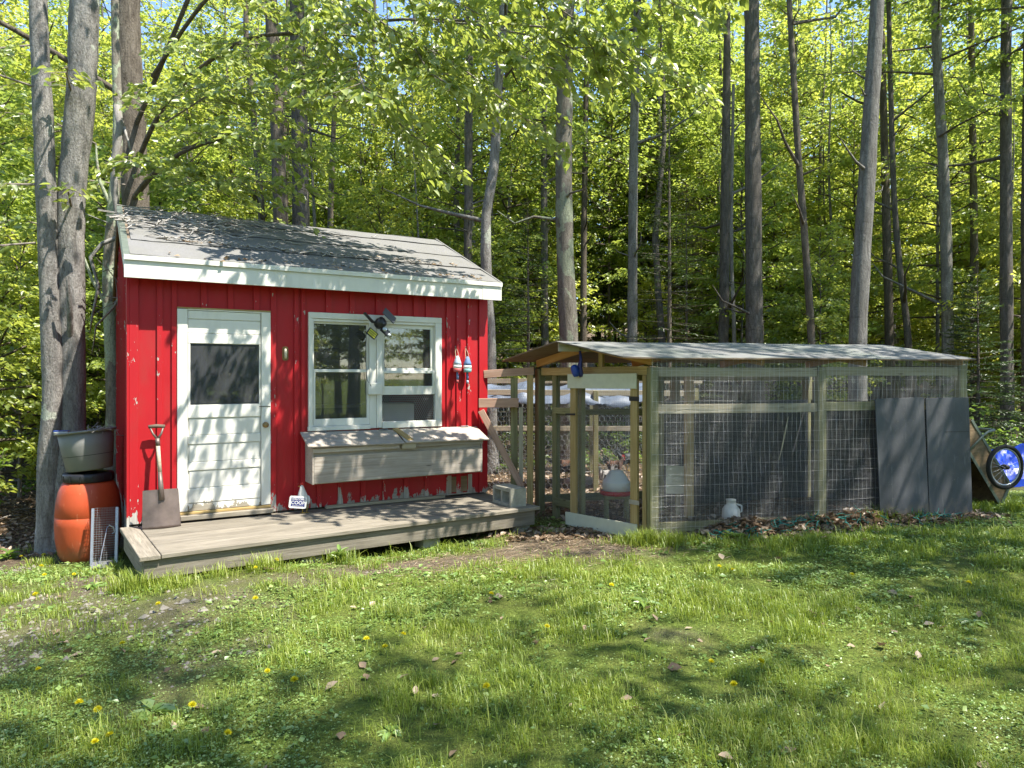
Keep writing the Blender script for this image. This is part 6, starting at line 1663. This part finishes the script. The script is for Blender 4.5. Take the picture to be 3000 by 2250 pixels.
# clover, plantain and other broad-leaved weeds
x, y = scatter(260000, 1.9, 9.2, .80, 1.0)
br = bare(x, y); cl = fbm(x*1.6, y*1.6, 131)
keep = (rgg.random(len(x)) < np.clip((cl - .36)*3.2, .06, 1) * np.clip(1.05 - br, .03, 1)) & clear_of(x, y)
x, y = x[keep], y[keep]; N = len(x); az = rgg.uniform(0, 6.283, N)
C = np.stack([x, y, gz(x, y) + rgg.uniform(.006, .032, N)], -1); D = np.stack([np.cos(az), np.sin(az), rgg.uniform(-.15, .55, N)], -1)
L = rgg.uniform(.007, .019, N) * (1 + 1.5*(rgg.random(N) < .06)) * np.clip(y/4.5, .85, 1.5); U = np.stack([rgg.normal(0, .3, N), rgg.normal(0, .3, N), np.ones(N)], -1)
cm = leaf_mesh("weeds", C, D, U, L, L*rgg.uniform(.55, .85, N), M['clover'], rgg, fold=.1, droop=.12)
tag(link("weeds", cm), "clover and plantain leaves spread through the lawn", "weeds", kind="stuff")
# leafy weed rosettes one can pick out
def rosette(label, x, y, n, L0, up, group="leafy weeds in the lawn", mat='clover'):
    rg = np.random.default_rng(int(abs(x*313 + y*177)*10))
    t_ = thing("weed", label, "weed", (x, y, gz1(x, y)), 0, group)
    az = np.arange(n)*2.4 + rg.uniform(-.3, .3, n); L = L0*rg.uniform(.6, 1.1, n)
    C = np.stack([np.cos(az)*.008, np.sin(az)*.008, rg.uniform(.0, up*.6, n)], -1); D = np.stack([np.cos(az), np.sin(az), rg.uniform(.2, .9, n)*up*8], -1)
    link("leaves", leaf_mesh("leaves", C, D, np.tile([0, 0, 1.0], (n, 1)), L, L*rg.uniform(.3, .42, n), M[mat], rg, fine=True, droop=.3), None, t_)
    MB().tube([(0, 0, -.01), (0, 0, up*.6 + .01)], .003, 5).build("stem", M['stem'], t_)
rosette("pale silvery weed rosette in the sunny lawn before the pen", .93, 5.05, 16, .12, .06)
rosette("leafy weed against the deck skirt, tallest there", -1.52, 6.33, 22, .11, .20)
rosette("weed with broad leaves at the foot of the wire trap", -3.72, 6.42, 12, .10, .03)
rosette("upright green seedling just outside the pen wire beside the jug", 2.12, 6.98, 14, .13, .10, mat='leaf_low')
rosette("bright seedling growing left of the pen's litter strip", 1.80, 6.88, 8, .09, .08, mat='leaf_low')
rosette("bushy weed at the left edge behind the barrel", -5.05, 7.2, 18, .12, .14, mat='leaf_low')
rosette("long-bladed weed in the front left lawn", -1.75, 3.5, 14, .14, .04)
rosette("broad plantain in the middle foreground", -.55, 3.25, 10, .09, .02)
rosette("young plantain in the foreground below the hen sign", -1.25, 4.2, 10, .09, .03)
rosette("weed clump under the garden cart's nose", 5.45, 8.05, 14, .10, .06)
rosette("plantain left of the shovel end of the deck", -3.35, 5.75, 12, .11, .05)
rosette("broad-leaved weed far right in the lawn", 2.95, 4.6, 12, .10, .03)

# dandelions
DAND = [(-4.84, 7.09), (-4.6, 7.06), (-4.25, 6.49), (-4.0, 6.15), (-3.68, 6.04), (-3.62, 5.46), (-2.46, 5.0), (-2.33, 4.3), (-2.61, 3.96), (-1.99, 6.08), (-2.37, 6.01), (-2.42, 5.95), (-2.04, 5.72), (-1.82, 5.1), (-1.96, 3.4), (-1.79, 3.2), (-1.81, 3.12), (-2.09, 3.47), (-1.53, 3.44), (-1.25, 3.16), (-1.31, 3.85), (-1.12, 3.7), (-0.86, 4.25), (-0.74, 4.19), (-0.66, 4.37), (-0.13, 3.67), (-0.15, 5.23), (0.22, 4.5), (1.09, 3.93), (1.35, 3.89), (1.12, 3.63), (1.69, 5.86), (1.75, 5.7), (0.75, 5.42), (3.33, 5.24), (2.64, 5.58)]
n = 46; az = np.arange(n)*2.4; t_r = np.sqrt(np.arange(n)/n)
C = np.stack([np.cos(az)*.002, np.sin(az)*.002, np.zeros(n)], -1); D = np.stack([np.cos(az)*t_r, np.sin(az)*t_r, 1.15 - t_r], -1)
flower = leaf_mesh("flower_head", C, D, np.stack([-np.cos(az), -np.sin(az), np.ones(n)], -1), np.full(n, .019), np.full(n, .0065), M['petal'], rgg)
stem_me = MB().tube([(0, 0, -.06), (.003, 0, -.03), (0, 0, .002)], .0016, 5, cap=False).mesh("stem"); stem_me.materials.append(M['stem'])
for k, (x, y) in enumerate(DAND):
    h = .05 + .012*((k*7) % 5)/2
    t_ = thing("dandelion", "yellow dandelion flower in the lawn", "dandelion", (x, y, gz1(x, y)), k*1.3, "dandelions in the lawn")
    for nm, me_ in (("flower_head", flower), ("stem", stem_me)):
        o = bpy.data.objects.new(nm, me_); COL.objects.link(o); o.parent = t_; o.location = (0, 0, h); o.rotation_euler = (R(12*((k % 3) - 1)), R(9*((k % 5) - 2)), 0)
        sc = 0.85 + .25*((k*3) % 4)/3; o.scale = (sc, sc, sc) if nm == "flower_head" else (1, 1, 1)

# dead leaves: woods floor, foot of the pen, stray ones on the lawn
xs, ys = [], []
def addl(x, y): xs.append(np.asarray(x)); ys.append(np.asarray(y))
x, y = scatter(42000, 7.2, 20, .82, 1.3); k = (bare(x, y) > .6) & clear_of(x, y); addl(x[k], y[k])
a = rgg.uniform(.45, 3.75, 2600); b = -np.abs(rgg.normal(.02, .16, 2600)); w = fbm(a*3, b*3, 8) > .36
addl((PA[0] + a*PF[0] + b*PG[0])[w], (PA[1] + a*PF[1] + b*PG[1])[w])
addl(rgg.normal(.35, .32, 520), rgg.normal(7.62, .16, 520)); addl(rgg.normal(1.6, .5, 500), rgg.normal(8.1, .4, 500))
x, y = scatter(260, 2.2, 8, .75, 1.0); k = clear_of(x, y); addl(x[k], y[k])
x = np.concatenate(xs); y = np.concatenate(ys); N = len(x); az = rgg.uniform(0, 6.283, N)
C = np.stack([x, y, gz(x, y) + rgg.uniform(.002, .02, N)], -1); L = rgg.uniform(.03, .085, N)
D = np.stack([np.cos(az), np.sin(az), rgg.normal(.05, .3, N)], -1); U = np.stack([rgg.normal(0, .4, N), rgg.normal(0, .4, N), np.ones(N)], -1)
lm = leaf_mesh("dead_leaves", C, D, U, L, L*rgg.uniform(.45, .75, N), M['deadleaf'], rgg, fine=True, fold=.3, droop=-.15)
tag(link("dead_leaves", lm), "curled dead leaves strewn on the woods floor and at the pen's foot", "leaf litter", kind="stuff")
# straw on the bare ground by the gate and along the deck
n = 2600
x = np.concatenate([rgg.normal(.7, .55, n), rgg.normal(-.6, .8, n//2), rgg.uniform(1.5, 4.6, 500)]); y = np.concatenate([rgg.normal(7.15, .35, n), rgg.normal(6.35, .35, n//2), rgg.normal(7.55, .18, 500)])
k = clear_of(x, y) | (y > 7.3); x, y = x[k], y[k]; N = len(x); az = rgg.normal(.4, .8, N)
C = np.stack([x, y, gz(x, y) + rgg.uniform(.003, .016, N)], -1); L = rgg.uniform(.05, .17, N)
D = np.stack([np.cos(az), np.sin(az), rgg.normal(0, .08, N)], -1); U = np.stack([rgg.normal(0, .5, N), rgg.normal(0, .5, N), np.ones(N)], -1)
sm = leaf_mesh("straw", C, D, U, L, np.full(N, .0042), M['deadleaf'], rgg, fold=0, droop=0)
tag(link("straw", sm), "loose straw strewn before the pen gate", "straw", kind="stuff")
# pebbles on the worn patch at the left
n = 1500
x = np.concatenate([rgg.normal(-2.9, .9, n), rgg.normal(-4.3, .45, n//3)]); y = np.concatenate([rgg.normal(4.7, .8, n), rgg.normal(6.55, .22, n//3)])
k = clear_of(x, y) & (bare(x, y) > .25); x, y = x[k], y[k]; N = len(x)
r = rgg.uniform(.005, .020, N)*(1 + (rgg.random(N) < .08)); az = rgg.uniform(0, 6.28, N)
ring = np.array([[1, .1, 0], [.4, .9, 0], [-.6, .75, 0], [-1, -.1, 0], [-.35, -.9, 0], [.65, -.75, 0], [.15, .1, .7]])
P3 = ring[None]*r[:, None, None]*rgg.uniform(.7, 1.25, (N, 7, 1)); ca, sa = np.cos(az)[:, None], np.sin(az)[:, None]
V = np.stack([P3[..., 0]*ca - P3[..., 1]*sa + x[:, None], P3[..., 0]*sa + P3[..., 1]*ca + y[:, None], P3[..., 2] + (gz(x, y) - .002)[:, None]], -1)
pm = quads_mesh("pebbles", V, 7, [(i, (i+1) % 6, 6) for i in range(6)], rgg.random(N), M['pebble'])
tag(link("pebbles", pm), "small grey pebbles on the worn lawn at the left", "pebbles", kind="stuff")
# twigs on the woods floor
n = 420; mb = MB()
for k in range(n):
    y0 = rgg.uniform(7.6, 17); x0 = rgg.uniform(-.8, .8)*y0
    if bare(x0, y0) < .6 or not clear_of(np.array([x0]), np.array([y0]))[0]: continue
    a = rgg.uniform(0, 6.28); L = rgg.uniform(.1, .6); pts = []
    for j in range(4):
        xx = x0 + math.cos(a)*L*(j/3 - .5) + rgg.normal(0, .015); yy_ = y0 + math.sin(a)*L*(j/3 - .5); pts.append((xx, yy_, gz1(xx, yy_) + .01 + rgg.uniform(0, .03)))
    mb.tube(pts, [.008, .007, .005, .003], 4, cap=False)
tag(mb.build("fallen_twigs", M['deadwood'], None, smooth=True, kind="stuff"), "fallen twigs lying on the woods floor", "twigs", kind="stuff")

# look-alikes in one stretch of woods are told apart by their order across the view
same = {}
for o in bpy.data.objects:
    if o.parent is None and o.get("group") in ("second row of forest trees", "deep forest trees", "farthest forest trees", "understorey saplings", "seedlings on the woods floor", "saplings at the woods' edge", "thin pole trees in the woods"):
        same.setdefault(o["label"], []).append(o)
ORD = ["leftmost", "second from left", "third from left", "fourth from left", "fifth from left", "sixth from left", "seventh from left", "eighth from left", "ninth from left", "tenth from left", "eleventh from left"]
for lab, os_ in same.items():
    if len(os_) < 2: continue
    os_.sort(key=lambda o: o.location.x/o.location.y)
    for i, o in enumerate(os_):
        w = "rightmost" if i == len(os_) - 1 else ORD[i] if i < len(ORD) else None
        if w: o["label"] = w + " " + lab
